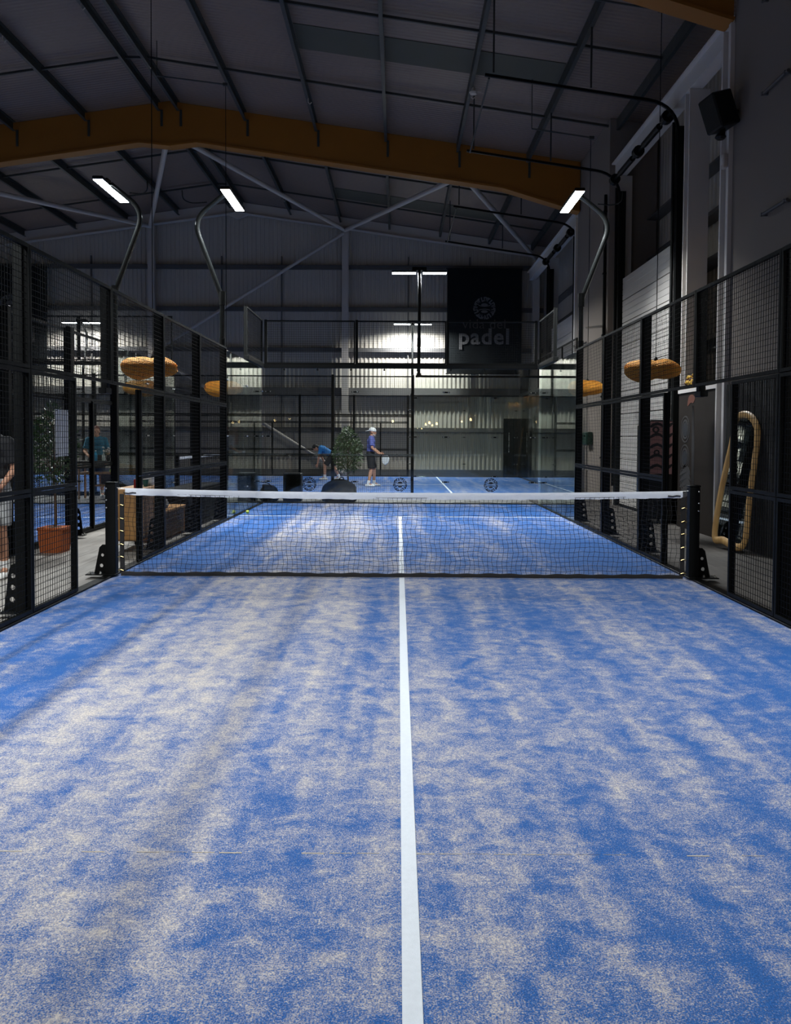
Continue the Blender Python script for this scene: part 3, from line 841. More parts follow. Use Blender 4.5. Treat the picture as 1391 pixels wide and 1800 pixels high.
# upper mesh carried on the glass
MB().cbox(0, 6.0, -.04, .06, 2.965, 3.055, .008).build('beam', M['black'], gb)
for k in range(8): MB().tube([(.45 + .73 * k, -.05, 2.93), (.45 + .73 * k, -.03, 2.93)], .022, 10).box(.44 + .73 * k, .46 + .73 * k, -.045, -.03, 2.93, 2.97).build('hook', M['black'], gb)
for k in range(3):
    fr = inst(frame_mesh(1.99, .95), 'panel_frame', gb, (.005 + 2 * k, 0.02, 3.06))
    tag(inst(wire_mesh(1.99, .95), 'wire_mesh', fr), kind='stuff')
for x in (0.0, 2, 4, 5.94):
    MB().cbox(x, x + .06, .04, .10, 3.0, 4.03, .006).build('post', M['black'], gb)
for sg, lab in ((-1, 'clear glass side return at the far left corner of the near court'), (1, 'clear glass side return at the far right corner of the near court')):
    g = glass_wall(lab, (sg * 3.035, 6.06, 0), PI / 2, 2, 1.98, 2.96, False)
    MB().cbox(1.98, 3.93, -.05, .05, 2.965, 3.055, .008).build('beam', M['black'], g)
    fr = inst(frame_mesh(1.93, .95), 'panel_frame', g, (1.99, 0.0, 3.06))
    tag(inst(wire_mesh(1.93, .95), 'wire_mesh', fr), kind='stuff')
    MB().cbox(1.99, 2.03, .02, .05, 3.0, 4.02, .004).build('post', M['black'], g)
# neighbour court glass
g = glass_wall('clear glass side return of the neighbouring court behind the aisle', (-4.82, 5.5, 0), PI / 2, 2, 1.97, 2.96, False)
g = glass_wall('clear glass end wall of the neighbouring court with black emblems', (-10.86, 9.49, 0), 0, 3, 2.0, 2.96, True)
MB().cbox(0, 6.0, -.04, .06, 2.965, 3.05, .008).build('beam', M['black'], g)
for k in range(3):
    fr = inst(frame_mesh(1.99, .95), 'panel_frame', g, (.005 + 2 * k, 0.02, 3.06)); tag(inst(wire_mesh(1.99, .95), 'wire_mesh', fr), kind='stuff')
# cross court glass, near side and far side, and its right end
g = glass_wall('clear glass side of the far court, nearest to the back glass', (.38, 12.8, 0), 0, 2, 2.0, 2.96, False)
MB().cbox(0, 4.0, -.03, .03, 2.965, 3.02, .006).build('beam', M['black'], g)
g = glass_wall('clear glass side of the far court before the black exit door', (.38, 22.98, 0), 0, 2, 2.0, 2.96, False)
MB().cbox(0, 4.0, -.03, .03, 2.965, 3.02, .006).build('beam', M['black'], g)
g = glass_wall('clear glass end wall of the far court at right', (4.44, 12.9, 0), PI / 2, 5, 2.0, 2.96, False)
MB().cbox(0, 10, -.03, .03, 2.965, 3.03, .006).build('beam', M['black'], g)
for k in range(5):
    fr = inst(frame_mesh(1.99, .95), 'panel_frame', g, (.005 + 2 * k, 0.0, 3.04)); tag(inst(wire_mesh(1.99, .95), 'wire_mesh', fr), kind='stuff')

# ---------------------------------------------------------------- floodlight masts
def mast_mesh():
    # local +y is the outside of the court; pole rises on the fence, leans out, swings back in over the court
    path = fillet([(0, 0, 3.022), (0, 0, 3.84), (0, .50, 5.17), (0, -.05, 5.61)], [.12, .30], 8)
    m = MB().tube(path, .042, 12)
    return m
pole_me = mast_mesh().mesh('pole', M['blackgloss'], True)
pole2_me = MB().tube(fillet([(0, 0, 3.022), (0, 0, 3.84), (0, .50, 5.17), (0, -.05, 5.61)], [.12, .30], 8), .042, 12).mesh('pole', M['black'], True)
sleeve_me = MB().tube([(0, 0, 3.72), (0, 0, 3.95)], .055, 12).tube([(0, 0, 3.0215), (0, 0, 3.14)], .048, 12).mesh('sleeve', M['black'], True)
house_me = MB().cbox(-.42, .98, -.22, -.045, 5.575, 5.63, .012).box(-.05, .12, -.16, -.09, 5.625, 5.70).mesh('lamp_housing', M['blackgloss'])
led_me = MB().box(-.40, .96, -.207, -.058, 5.566, 5.5745).mesh('led_panel', M['led'])
cable_me = MB().tube(fillet([(0.0, .26, 5.47), (-.1, .5, 5.42), (-.22, .62, 5.46), (-.25, .62, 5.6)], .12, 5), .010, 6).mesh('cable', M['black'])
def mast(label, loc, rz, mirror=False, power=1.0, ground=False):
    r = thing('floodlight_mast', label, 'floodlight', loc, rz, 'court floodlight masts')
    if mirror: r.scale = (-1, 1, 1)
    if ground: MB().cbox(-.05, .05, -.05, .05, -.044, 3.0215, .006).build('post', M['black'], r)
    inst(pole_me, 'pole', r); inst(sleeve_me, 'sleeve', r)
    h = inst(house_me, 'lamp_housing', r); inst(led_me, 'led_panel', h); inst(cable_me, 'cable', r)
    ld = bpy.data.lights.new('floodlight', 'AREA'); ld.shape = 'RECTANGLE'; ld.size = 1.36; ld.size_y = .149
    ld.energy = LAMP_W * power; ld.spread = math.radians(132); ld.color = (0.93, 0.975, 1.0)
    lo = bpy.data.objects.new('floodlight', ld); COL.objects.link(lo); lo.parent = r; lo.location = (.28, -.13, 5.560)
    return r
# rz chosen so that local +y points outside
mast('bent black floodlight mast at the far left corner of the near court', (-3.09, 6.0, 0), PI / 2)
mast('bent black floodlight mast at the far right corner of the near court', (3.09, 6.0, 0), -PI / 2, True)
mast('bent floodlight mast beside the camera on the left fence', (-3.09, -4.0, 0), PI / 2, True, 0.66)
mast('bent floodlight mast beside the camera on the right fence', (3.09, -4.0, 0), -PI / 2, False, 0.66)
mast('bent black floodlight mast of the neighbouring court, leftmost bright lamp', (-4.76, 5.45, 0), -PI / 2, True)
mast('floodlight mast of the neighbouring court near the camera', (-4.76, -4.55, 0), -PI / 2)
mast('floodlight mast on the outer side of the neighbouring court, rear', (-14.96, 5.45, 0), PI / 2, False, 1.0, True)
mast('floodlight mast on the outer side of the neighbouring court, front', (-14.96, -6.5, 0), PI / 2, True, 1.0, True)
def tmast(label, loc, rz, power=1.0):
    r = thing('floodlight_mast', label, 'floodlight', loc, rz, 'court floodlight masts')
    inst(pole2_me, 'pole', r); MB().tube([(0, 0, 3.72), (0, 0, 3.95)], .05, 12).cbox(-.06, .06, -.03, .03, 3.0215, 3.07, .006).build('sleeve', M['black'], r)
    for sgn in (-1, 1):
        h = MB().cbox(min(sgn * .08, sgn * .69), max(sgn * .08, sgn * .69), -.25, -.03, 5.585, 5.63, .01).build('lamp_housing', M['blackgloss'], r)
        MB().box(min(sgn * .09, sgn * .68), max(sgn * .09, sgn * .68), -.24, -.04, 5.572, 5.5845).build('led_panel', M['led'], h)
    MB().cbox(-.18, .18, -.2, -.02, 5.631, 5.72, .012).build('driver_box', M['black'], r)
    ld = bpy.data.lights.new('floodlight', 'AREA'); ld.shape = 'RECTANGLE'; ld.size = 1.36; ld.size_y = .2
    ld.energy = LAMP_W * power; ld.spread = math.radians(160); ld.color = (0.93, 0.975, 1.0)
    lo = bpy.data.objects.new('floodlight', ld); COL.objects.link(lo); lo.parent = r; lo.location = (0, -.14, 5.566)
    return r
tmast('straight black mast with two white light bars above the back glass', (.46, 12.8, 0), PI, 2.0)
tmast('small far mast with white light bars before the rear wall', (.46, 22.98, 0), 0, 1.6)
tmast('far mast with white light bars left of the hall, by the aisle', (-11.69, 12.74, 0), PI, 1.7)
tmast('farthest left mast with white light bars before the rear wall', (-11.69, 23.04, 0), 0, 1.4)

# ---------------------------------------------------------------- net of the near court
net = thing('court_net', 'black net with white top tape across the near court', 'net', (0, 0, 0))
def ztop(x): return .885 + .035 * (x / 2.93) ** 2
rn = random.Random(11)
NX, NZ = 116, 17
G = {}
for i in range(NX + 1):
    x = -2.90 + 5.80 * i / NX
    for j in range(NZ + 1):
        zt = ztop(x) - .05
        z = .035 + (zt - .035) * j / NZ
        k = 0 if j in (0, NZ) else 1
        G[i, j] = Vector((x + k * (rn.uniform(-.006, .006) + .010 * math.sin(j * .9 + i * .35)), k * rn.uniform(-.006, .006) + .012 * math.sin(x * 3.1 + j * .3), z + k * (rn.uniform(-.004, .004) - .006 * math.sin(i * .5))))
m = MB()
def seg(a, b, r=.0022):
    m.tube([a, b], r, 3, False)
for i in range(NX + 1):
    for j in range(NZ + 1):
        if i < NX: seg(G[i, j], G[i + 1, j])
        if j < NZ: seg(G[i, j], G[i, j + 1])
tag(m.build('netting', M['net'], net), kind='stuff')
# white tape: folded strip over the cable
m = MB(); v = []; f = []
K = 120
for i in range(K + 1):
    x = -2.885 + 5.80 * i / K
    wv = .0025 * math.sin(i * 1.9) + .0015 * math.sin(i * .7 + 2)
    zt = ztop(x); y0 = .012 * math.sin(x * 3.1) * .4
    for y, z in ((-.008 + wv + y0, zt - .068 + wv), (-.010 - wv + y0, zt - .03), (-.007 + y0, zt - .004), (0 + y0, zt + .003), (.007 + y0, zt - .004), (.010 + y0, zt - .03), (.008 + y0, zt - .068)):
        v.append((x, y, z))
    if i:
        o = (i - 1) * 7
        for q in range(7): f.append((o + q, o + (q + 1) % 7, o + 7 + (q + 1) % 7, o + 7 + q))
f += [tuple(range(7)), tuple(range(K * 7, K * 7 + 7))]
tape = m.add(v, f).build('top_tape', M['band'], net, smooth=True)
for x in (-2.83, 2.83):
    MB().tube([(x - .07, -.014, ztop(x) - .045), (x - .02, -.016, ztop(x) - .05), (x + .02, -.015, ztop(x) - .042), (x + .06, -.014, ztop(x) - .046)], .006, 6).build('tape_lace', M['net'], tape)
m = MB(); v = []; f = []
for i in range(K + 1):
    x = -2.93 + 5.86 * i / K
    wv = .004 * math.sin(i * 1.3) + .003 * math.sin(i * .41)
    y0 = -.01 + .012 * math.sin(x * 3.1)
    for y, z in ((y0 - .006, .006 + abs(wv)), (y0 - .008, .025), (y0 - .003, .048 + wv), (y0 + .006, .048 + wv), (y0 + .008, .006)): v.append((x, y, z))
    if i:
        o = (i - 1) * 5
        for q in range(5): f.append((o + q, o + (q + 1) % 5, o + 5 + (q + 1) % 5, o + 5 + q))
f += [tuple(range(5)), tuple(range(K * 5, K * 5 + 5))]
m.add(v, f).build('bottom_tape', M['blackband'], net, smooth=True)
for sg in (-1, 1):
    e = MB().cbox(min(sg * 2.90, sg * 2.945), max(sg * 2.90, sg * 2.945), -.006, .006, .03, .86, .003).build('side_tape', M['blackband'], net)
    for z in (.06, .2, .33, .47, .6, .74):
        MB().tube([(sg * 2.905, -.012, z), (sg * 2.935, -.014, z + .01), (sg * 2.962, -.012, z)], .005, 6).build('lacing_ring', M['brass'], e)
    MB().tube([(sg * 2.89, 0, ztop(2.9) - .004), (sg * 2.975, 0, .925)], .004, 6).build('tension_cable', M['chrome'], net)
    pr = thing('net_post', 'square black net post at the %s end of the net' % ('planter aisle' if sg < 0 else 'wooden mirror'), 'post', (sg * 3.03, 0, 0), 0, 'net posts')
    pb = MB().cbox(-.053, .053, -.05, .05, .019, .965, .006).build('post_body', M['black'], pr)
    MB().cbox(-.058, .058, -.055, .055, .966, .985, .006).build('post_cap', M['black'], pr)
    gu = [(0, .03), (.13, .03), (.075, .30), (.045, .33), (0, .33)]
    MB().holed([(sg * a, b) for a, b in gu], [circ(sg * .045, .22, .017), circ(sg * .055, .11, .020)], lambda u, vv, t: (sg * .054 + u, t, vv), -.006, .006).build('base_bracket', M['black'], pr)
    MB().cbox(min(-sg * .06, sg * .25), max(-sg * .06, sg * .25), -.09, .09, .0185, .030, .002).build('base_plate', M['black'], pr)
    for q in (.10, .215): inst(footbolt_m, 'anchor_bolt', pr, (sg * q, -.06, .03))
    for z in (.72, .80, .92): MB().lathe([(.009, 0), (.009, .004), (.004, .008)], 8).xform(Matrix.Translation((sg * .04, -.0505, z)) @ Matrix.Rotation(PI / 2, 4, 'X')).build('bolt', M['chrome'], pr)

# net of the cross court
n2 = thing('court_net', 'distant net with white tape on the far court, left', 'net', (-5.65, 0, 0))
m = MB()
for i in range(150): m.tube([(0, 13 + i * .0658, .03), (0, 13 + i * .0658, .87)], .002, 3, False)
for j in range(14): m.tube([(0, 13, .03 + j * .063), (0, 22.8, .03 + j * .063)], .002, 3, False)
tag(m.build('netting', M['net'], n2), kind='stuff')
MB().cbox(-.012, .012, 13, 22.8, .86, .93, .004).build('top_tape', M['band'], n2)
for y in (12.95, 22.85): MB().cbox(-.05, .05, y - .045, y + .045, .0, .98, .006).build('post_body', M['black'], n2)

# ---------------------------------------------------------------- banners with emblem and lettering
def text_mesh(txt, size, mt, bold=0.0, sp=1.0):
    cu = bpy.data.curves.new('lettering', 'FONT')
    cu.body = txt; cu.size = size; cu.extrude = .004; cu.offset = bold; cu.align_x = 'CENTER'; cu.space_character = sp; cu.resolution_u = 4
    ob = bpy.data.objects.new('lettering', cu); COL.objects.link(ob)
    bpy.context.view_layer.update()
    me = bpy.data.meshes.new_from_object(ob.evaluated_get(bpy.context.evaluated_depsgraph_get()))
    bpy.data.objects.remove(ob); me.materials.clear(); me.materials.append(mt)
    return me
t_small = text_mesh('vida del', .50, M['bannerdim'], -.004, 1.05)
t_big = text_mesh('padel', .82, M['bannerprint'], .018, 1.1)
emb_b = emblem(.42).mesh('emblem', M['bannerprint'])
def banner(x, label):
    b = thing('hanging_banner', label, 'banner', (x, 23.32, 0), 0, 'black banners on the rear wall')
    # cloth with gentle folds and thickness
    v = []; f = []
    nx, nz = 24, 16
    for side in (0, .012):
        for j in range(nz + 1):
            for i in range(nx + 1):
                xx = -1.38 + 2.76 * i / nx; zz = 3.85 + 3.83 * j / nz
                v.append((xx, side + .010 * math.sin(xx * 5 + zz * .7) * (1 - j / nz), zz))
    S = (nx + 1) * (nz + 1)
    for j in range(nz):
        for i in range(nx):
            a = j * (nx + 1) + i
            f.append((a, a + 1, a + nx + 2, a + nx + 1)); f.append((S + a, S + a + nx + 1, S + a + nx + 2, S + a + 1))
    MB().add(v, f).build('cloth', M['banner'], b, smooth=True)
    for z in (3.83, 7.70): MB().tube([(-1.42, .006, z), (1.42, .006, z)], .02, 8).build('rod', M['black'], b)
    inst(emb_b, 'emblem', b, (0, -.025, 6.25))
    for me, z in ((t_small, 5.50), (t_big, 4.93)):
        o = inst(me, 'lettering', b, (0, -.022, z)); o.rotation_euler = (PI / 2, 0, 0)
    return b
banner(3.12, 'black banner with grey emblem and padel lettering, right of the twin lamp')
banner(-14.5, 'black banner with grey emblem seen through the left fence')

# black exit door in the rear wall
d4 = structure(thing('door_4', None, None, (4.32, 23.56, 0)))
MB().cbox(-.42, .42, -.05, .03, -.03, 2.18, .005).build('leaf', M['darkbox'], d4)
MB().tube([(-.22, -.10, .9), (-.22, -.10, 1.65)], .015, 8).box(-.23, -.21, -.10, -.05, .95, .97).box(-.23, -.21, -.10, -.05, 1.58, 1.6).build('handle', M['chrome'], d4)
# orange posters on the rear wall
for x, lab in ((-9.15, 'orange poster on the rear wall seen through the left fence'), (-6.25, 'orange poster on the rear wall by the far left glass corner')):
    p = thing('wall_poster', lab, 'poster', (x, 23.585, 1.48), 0, 'orange posters')
    MB().box(-.21, .21, -.008, .0, -.33, .33).build('sheet', M['poster_orange'], p)
    m = MB(); m.prism([(-.08, -.2), (.05, -.22), (.1, 0), (.0, .2), (-.1, .1)], lambda u, vv, t: (u, t, vv), -.0095, -.0085); m.build('print', M['cloth_white'], p)

# white sheet tied to the outside of the left fence
p = thing('hanging_poster', 'white portrait sheet tied to the left fence in front of the leafy tree', 'poster', (-3.043, -1.28, 1.485))
v = []; f = []
for i in range(9):
    yy = -.155 + .31 * i / 8; bx = -.012 * math.sin(i / 8 * PI)
    v += [(bx, yy, -.21 + .006 * i / 8), (bx, yy, .21), (bx - .003, yy, -.21 + .006 * i / 8), (bx - .003, yy, .21)]
    if i:
        o = (i - 1) * 4
        f += [(o, o + 4, o + 5, o + 1), (o + 2, o + 3, o + 7, o + 6), (o, o + 2, o + 6, o + 4), (o + 1, o + 5, o + 7, o + 3)]
MB().add(v, f).build('sheet', M['poster_white'], p, smooth=True)
for y in (-.14, .14):
    for z in (-.19, .195): MB().tube([(-.004, y, z), (.012, y, z + .006)], .004, 6).build('tie', M['net'], p)

# ---------------------------------------------------------------- pendant lamps
def pendant_surface(n=34, k=24, s=1.0):
    P = {}
    for i in range(n + 1):
        t = -1 + 2 * (i + .5) / (n + 1)
        e = max(0.0, 1 - abs(t) ** 2.6) ** .5
        pinch = 1 - .20 * math.exp(-((t - .12) / .22) ** 2)
        rz_ = .165 * e * pinch * (1.06 - .10 * t); ry = .30 * e * (1 - .12 * math.exp(-((t - .12) / .25) ** 2))
        for j in range(k):
            a = 2 * PI * j / k
            P[i, j] = Vector((t * .43, math.cos(a) * ry * s, math.sin(a) * rz_ * s + .015 * math.sin(t * 4)))
    return P, n, k
P, n_, k_ = pendant_surface()
m = MB()
def thin(a, b): m.tube([a, b], .0052, 3, False)
for i in range(n_ + 1):
    for j in range(k_):
        thin(P[i, j], P[i, (j + 1) % k_])
        if i < n_:
            thin(P[i, j], P[i + 1, (j + 1) % k_]); thin(P[i, (j + 1) % k_], P[i + 1, j])
weave_me = m.mesh('woven_cord', M['pend'])
P, n_, k_ = pendant_surface(26, 18, .955)
m = MB(); f = []
for i in range(n_):
    for j in range(k_):
        f.append((i * k_ + j, i * k_ + (j + 1) % k_, (i + 1) * k_ + (j + 1) % k_, (i + 1) * k_ + j))
f += [tuple(range(k_)), tuple(n_ * k_ + j for j in range(k_))]
lin_me = m.add([P[i, j] for i in range(n_ + 1) for j in range(k_)], f).mesh('lining', M['pendin'], True)
def pendant(label, x, y, z, rz, ztop_, sx=1.0):
    r = thing('pendant_lamp', label, 'pendant lamp', (x, y, z), rz, 'orange woven pendant lamps')
    a = inst(weave_me, 'woven_cord', r); b = inst(lin_me, 'lining', r)
    a.scale = b.scale = (sx, 1, 1)
    MB().tube([(.05, 0, .13), (.05, 0, .17), (.05, 0, .20)], [.03, .03, .012], 10).build('canopy_cap', M['black'], r)
    MB().tube([(.05, 0, .19), (.05, 0, ztop_ - z)], .007, 6).build('cable', M['black'], r)
    return r
pendant('large orange woven pendant over the left aisle, nearest left', -3.9, 4.44, 2.52, .15, zr(-3.9) - .01)
pendant('orange woven pendant by the far left corner post, partly hidden', -3.9, 10.17, 2.52, .5, 9.12)
pendant('large orange woven pendant before the white shutter at right', 3.9, 4.53, 2.53, -.25, 8.02)
pendant('orange woven pendant behind the far right corner post', 3.9, 9.32, 2.52, .6, 7.72)

# ---------------------------------------------------------------- plants
def leaf_cloud(center, rad, n, size, seed, shape=1.0, droop=0.2):
    rr = random.Random(seed); m = MB()
    for k in range(n):
        while True:
            p = Vector((rr.uniform(-1, 1), rr.uniform(-1, 1), rr.uniform(-1, 1)))
            if .25 < p.length < 1: break
        wz = (1 - .45 * max(0, p.z)) * shape
        c0 = Vector((center[0] + p.x * rad[0] * wz, center[1] + p.y * rad[1] * wz, center[2] + p.z * rad[2]))
        d = Vector((p.x + rr.uniform(-.6, .6), p.y + rr.uniform(-.6, .6), rr.uniform(-.5, .9) - droop)).normalized()
        s = d.cross(Vector((rr.uniform(-1, 1), rr.uniform(-1, 1), rr.uniform(-.3, 1)))).normalized()
        L = size * rr.uniform(.7, 1.3); W = L * .17
        up = s.cross(d) * (L * .06)
        a, b = c0, c0 + d * L
        q1 = c0 + d * L * .35 + s * W; q2 = c0 + d * L * .35 - s * W; mid = c0 + d * L * .45 - up
        m.add([a, q1, b, q2, mid], [(0, 1, 4), (1, 2, 4), (2, 3, 4), (3, 0, 4)])
    return m
def tree(label, loc, base_z, crown_c, crown_r, n, size, seed, lm, trunk_r, pot):
    r = thing('potted_tree', label, 'plant', loc)
    pot(r)
    rr = random.Random(seed)
    m = MB()
    cz = crown_c[2]
    m.tube([(0, 0, base_z), (.012, .01, base_z + .2), (-.01, 0, cz - crown_r[2] * .6), (.01, .01, cz)], [trunk_r, trunk_r * .85, trunk_r * .7, trunk_r * .4], 8)
    for k in range(16):
        z = cz + crown_r[2] * (-.8 + 1.5 * k / 16)
        a = k * 2.4; e = Vector((crown_c[0] + math.cos(a) * crown_r[0] * .75, crown_c[1] + math.sin(a) * crown_r[1] * .75, z + crown_r[2] * .35))
        s = Vector((0, 0, z - .12)) if z - .12 > base_z else Vector((0, 0, base_z + .1))
        m.tube([s, s.lerp(e, .55) + Vector((0, 0, -.03)), e], [trunk_r * .4, trunk_r * .28, trunk_r * .12], 5)
    m.build('trunk', M['bark'], r)
    tag(leaf_cloud(crown_c, crown_r, n, size, seed, ).build('foliage', lm, r), kind='stuff')
    return r
def pot_square(sz, h, z0=-.018):
    def fn(r):
        m = MB()
        t = sz / 2; b = sz / 2 * .86
        o = [(-b, z0), (b, z0), (t, z0 + h), (-t, z0 + h)]
        v = [(-b, -b, z0), (b, -b, z0), (b, b, z0), (-b, b, z0), (-t, -t, z0 + h), (t, -t, z0 + h), (t, t, z0 + h), (-t, t, z0 + h)]
        ti = t - .02
        v += [(-ti, -ti, z0 + h), (ti, -ti, z0 + h), (ti, ti, z0 + h), (-ti, ti, z0 + h), (-ti, -ti, z0 + h - .06), (ti, -ti, z0 + h - .06), (ti, ti, z0 + h - .06), (-ti, ti, z0 + h - .06)]
        f = [(0, 3, 2, 1)] + [(i, (i + 1) % 4, 4 + (i + 1) % 4, 4 + i) for i in range(4)] + [(4 + i, 4 + (i + 1) % 4, 8 + (i + 1) % 4, 8 + i) for i in range(4)] + [(8 + i, 8 + (i + 1) % 4, 12 + (i + 1) % 4, 12 + i) for i in range(4)] + [(12, 13, 14, 15)]
        p = m.add(v, f).build('pot', M['terracotta'], r)
        MB().cbox(-t - .008, t + .008, -t - .008, t + .008, z0 + h - .035, z0 + h - .005, .006).build('pot_rim', M['terracotta'], p)
        MB().ell((0, 0, z0 + h - .03), (ti * .98, ti * .98, .035), 12, 6).build('soil', M['soil'], p)
    return fn
def pot_round(rad, h, mt, z0=-.045):
    def fn(r):
        p = MB().lathe([(rad * .72, z0), (rad * .8, z0 + .03), (rad, z0 + h * .9), (rad * 1.06, z0 + h * .91), (rad * 1.06, z0 + h), (rad * .94, z0 + h), (rad * .92, z0 + h - .05)], 20).build('pot', mt, r, smooth=True)
        MB().ell((0, 0, z0 + h - .05), (rad * .91, rad * .91, .03), 14, 6).build('soil', M['soil'], p)
    return fn
tree('leafy tree in a square terracotta pot, in the left aisle', (-4.42, 2.0, 0), .24, (-.02, 0, 1.34), (.30, .30, .52), 900, .085, 5, M['leafdark'], .020, pot_square(.32, .32))
tree('small olive tree behind the back glass, left of the capped player', (-1.24, 11.5, 0), .22, (0, 0, 1.14), (.36, .36, .55), 1500, .085, 9, M['leaf'], .022, pot_round(.17, .30, M['darkbox']))

# ---------------------------------------------------------------- furniture in the left aisle
z0 = -.018
sb = thing('sideboard', 'honey wood sideboard with woven cane doors beside the net post', 'cabinet', (-3.46, 1.78, 0))
body = MB().cbox(-.20, .20, 0, 1.08, .14, .80, .045, 3)
b = body.build('body', M['wood'], sb, smooth=True)
for k in range(2):
    ya, yb = .05 + k * .50, .05 + k * .50 + .47
    dr = MB().box(.201, .212, ya, yb, .19, .76).build('door', M['wood'], sb)
    m = MB()
    for q in range(19):
        yy = ya + .025 + q * (yb - ya - .05) / 18
        m.box(.2125, .2165, yy - .006, yy + .006, .215, .735)
    for q in range(23):
        zz = .215 + q * .52 / 22
        m.box(.2165, .2195, ya + .02, yb - .02, zz - .006, zz + .006)
    tag(m.build('cane_weave', M['rattan'], dr), kind='stuff')
    MB().tube([(.21, ya + (.42 if k == 0 else .05), .48), (.235, ya + (.42 if k == 0 else .05), .48)], .012, 8).build('knob', M['brass'], dr)
for x in (-.15, .15):
    for y in (.1, .98): MB().tube([(x, y, .15), (x * 1.08, y, z0)], [.022, .013], 8).build('leg', M['black'], sb)
# things on the sideboard
cn = thing('drink_can', 'dark red can on top of the cane sideboard', 'can', (-3.37, 1.98, .80))
MB().lathe([(.026, .001), (.033, .008), (.033, .105), (.027, .115), (.025, .115)], 16).build('can_body', M['red_can'], cn, smooth=True); MB().lathe([(.024, .1155), (.024, .118)], 14).build('lid', M['chrome'], cn)
cp = thing('paper_cup', 'green paper cup with white lid on the cane sideboard', 'cup', (-3.37, 2.38, .80))
MB().lathe([(.028, .001), (.038, .09), (.038, .092)], 16).build('cup_body', M['greencup'], cp, smooth=True); MB().lathe([(.041, .0925), (.041, .102), (.034, .112)], 16).build('lid', M['cloth_white'], cp)
tb = thing('tissue_box', 'white box at the back of the cane sideboard', 'box', (-3.37, 2.55, .80))
MB().cbox(-.05, .05, -.06, .06, .001, .12, .006).build('carton', M['cloth_white'], tb); MB().prism([(-.03, .121), (.03, .121), (.02, .165), (-.025, .155)], lambda u, vv, t: (t, u, vv), -.004, .004).build('tissue', M['cloth_white'], tb)

bn = thing('low_bench', 'low wooden bench box past the cane sideboard', 'bench', (-3.50, 3.12, 0))
MB().cbox(-.2, .2, -.02, 1.14, .38, .42, .008).build('seat', M['wood'], bn)
for y in (0, 1.08): MB().cbox(-.19, .19, y, y + .035, z0, .379, .006).build('side_panel', M['wood'], bn)
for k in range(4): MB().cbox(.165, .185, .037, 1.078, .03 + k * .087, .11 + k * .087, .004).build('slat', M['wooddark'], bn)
cb = thing('crumpled_bag', 'grey crumpled bag lying on the low wooden bench', 'bag', (-3.42, 3.28, .42))
m = MB(); rb = random.Random(4)
m.ell((0, 0, .08), (.11, .15, .08), 16, 10); m.v = [(a + rb.uniform(-.015, .015), b_ + rb.uniform(-.015, .015), max(.001, c_ + rb.uniform(-.02, .02))) for a, b_, c_ in m.v]
m.build('sack', M['greybag'], cb); MB().tube(fillet([(0, -.06, .14), (.02, -.03, .22), (.02, .04, .21), (0, .07, .14)], .05), .008, 6).build('strap', M['greybag'], cb)
bs = thing('storage_chest', 'long black storage chest between bench and far left glass', 'chest', (-3.58, 4.5, 0))
MB().cbox(-.22, .26, 0, 2.4, -.044, .56, .015).build('body', M['darkbox'], bs); MB().cbox(-.235, .275, -.015, 2.415, .561, .62, .015).build('lid', M['darkbox'], bs)
for y in (.35, .95): MB().cbox(.261, .272, y - .06, y + .06, .40, .43, .004).build('handle', M['black'], bs)

# drinks counter behind the neighbouring court
ct = thing('drinks_counter', 'dark counter with wooden shelf edge behind the left fence', 'counter', (-7.2, 11.6, 0))
zc = -.045
MB().cbox(-.42, .52, -.25, .25, .80, .86, .008).build('worktop', M['darkbox'], ct)
MB().cbox(-.36, .46, -.2, .22, .55, .60, .006).build('shelf', M['wood'], ct); MB().cbox(.0, .46, -.2, .22, .26, .30, .006).build('shelf', M['wood'], ct)
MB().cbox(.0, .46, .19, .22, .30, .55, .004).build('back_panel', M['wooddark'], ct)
for x in (-.38, .48):
    for y in (-.2, .2): MB().cbox(x - .02, x + .02, y - .02, y + .02, zc, .80, .004).build('leg', M['wood'], ct)
for k, (x, y, mt, h, lab) in enumerate(((-.02, -.08, 'bottle_blue', .25, 'blue bottle standing on the dark drinks counter'), (.16, -.06, 'bottle_clear', .22, 'pale clear bottle standing on the dark drinks counter'))):
    bt = thing('bottle', lab, 'bottle', (-7.2 + x, 11.6 + y, .86), 0, 'bottles on the counter')
    MB().lathe([(.034, .001), (.038, .01), (.038, h * .6), (.016, h * .8), (.015, h * .93)], 14).build('bottle_body', M[mt], bt, smooth=True); MB().lathe([(.018, h * .93 + .0005), (.018, h)], 10).build('cap', M['cloth_white'], bt)
bl = thing('flower_vase', 'dark vase with pale blossom at the end of the counter', 'vase', (-6.95, 11.6, .86))
MB().lathe([(.03, .001), (.05, .05), (.03, .12), (.035, .14)], 14).build('vase', M['darkbox'], bl, smooth=True)
m = MB(); m2 = MB(); rb = random.Random(8)
for k in range(12):
    e = Vector((rb.uniform(-.13, .13), rb.uniform(-.1, .1), rb.uniform(.2, .32))); m2.tube([(0, 0, .1), e], .004, 4)
    m.ell(e, (.028, .028, .022), 7, 5)
m2.build('stem', M['leafdark'], bl); m.build('blossom', M['hairgrey'], bl)
ballm = MB().ell((0, 0, 0), (.033, .033, .033), 16, 10)
ball_me = ballm.mesh('felt', M['ball'], True)
seam_me = MB().tube([Vector((.0335 * math.cos(a) * math.cos(.5 * math.sin(2 * a)), .0335 * math.sin(a) * math.cos(.5 * math.sin(2 * a)), .0335 * math.sin(.5 * math.sin(2 * a)))) for a in [2 * PI * k / 32 for k in range(33)]], .0012, 4).mesh('seam', M['cloth_white'])
def ball(x, y, z, lab):
    r = thing('padel_ball', lab, 'ball', (x, y, z + .033), random.random() * 3, 'yellow balls'); inst(ball_me, 'felt', r); inst(seam_me, 'seam', r)
ball(-3.17, 7.45, -.045, 'yellow ball lying outside the far left side glass')
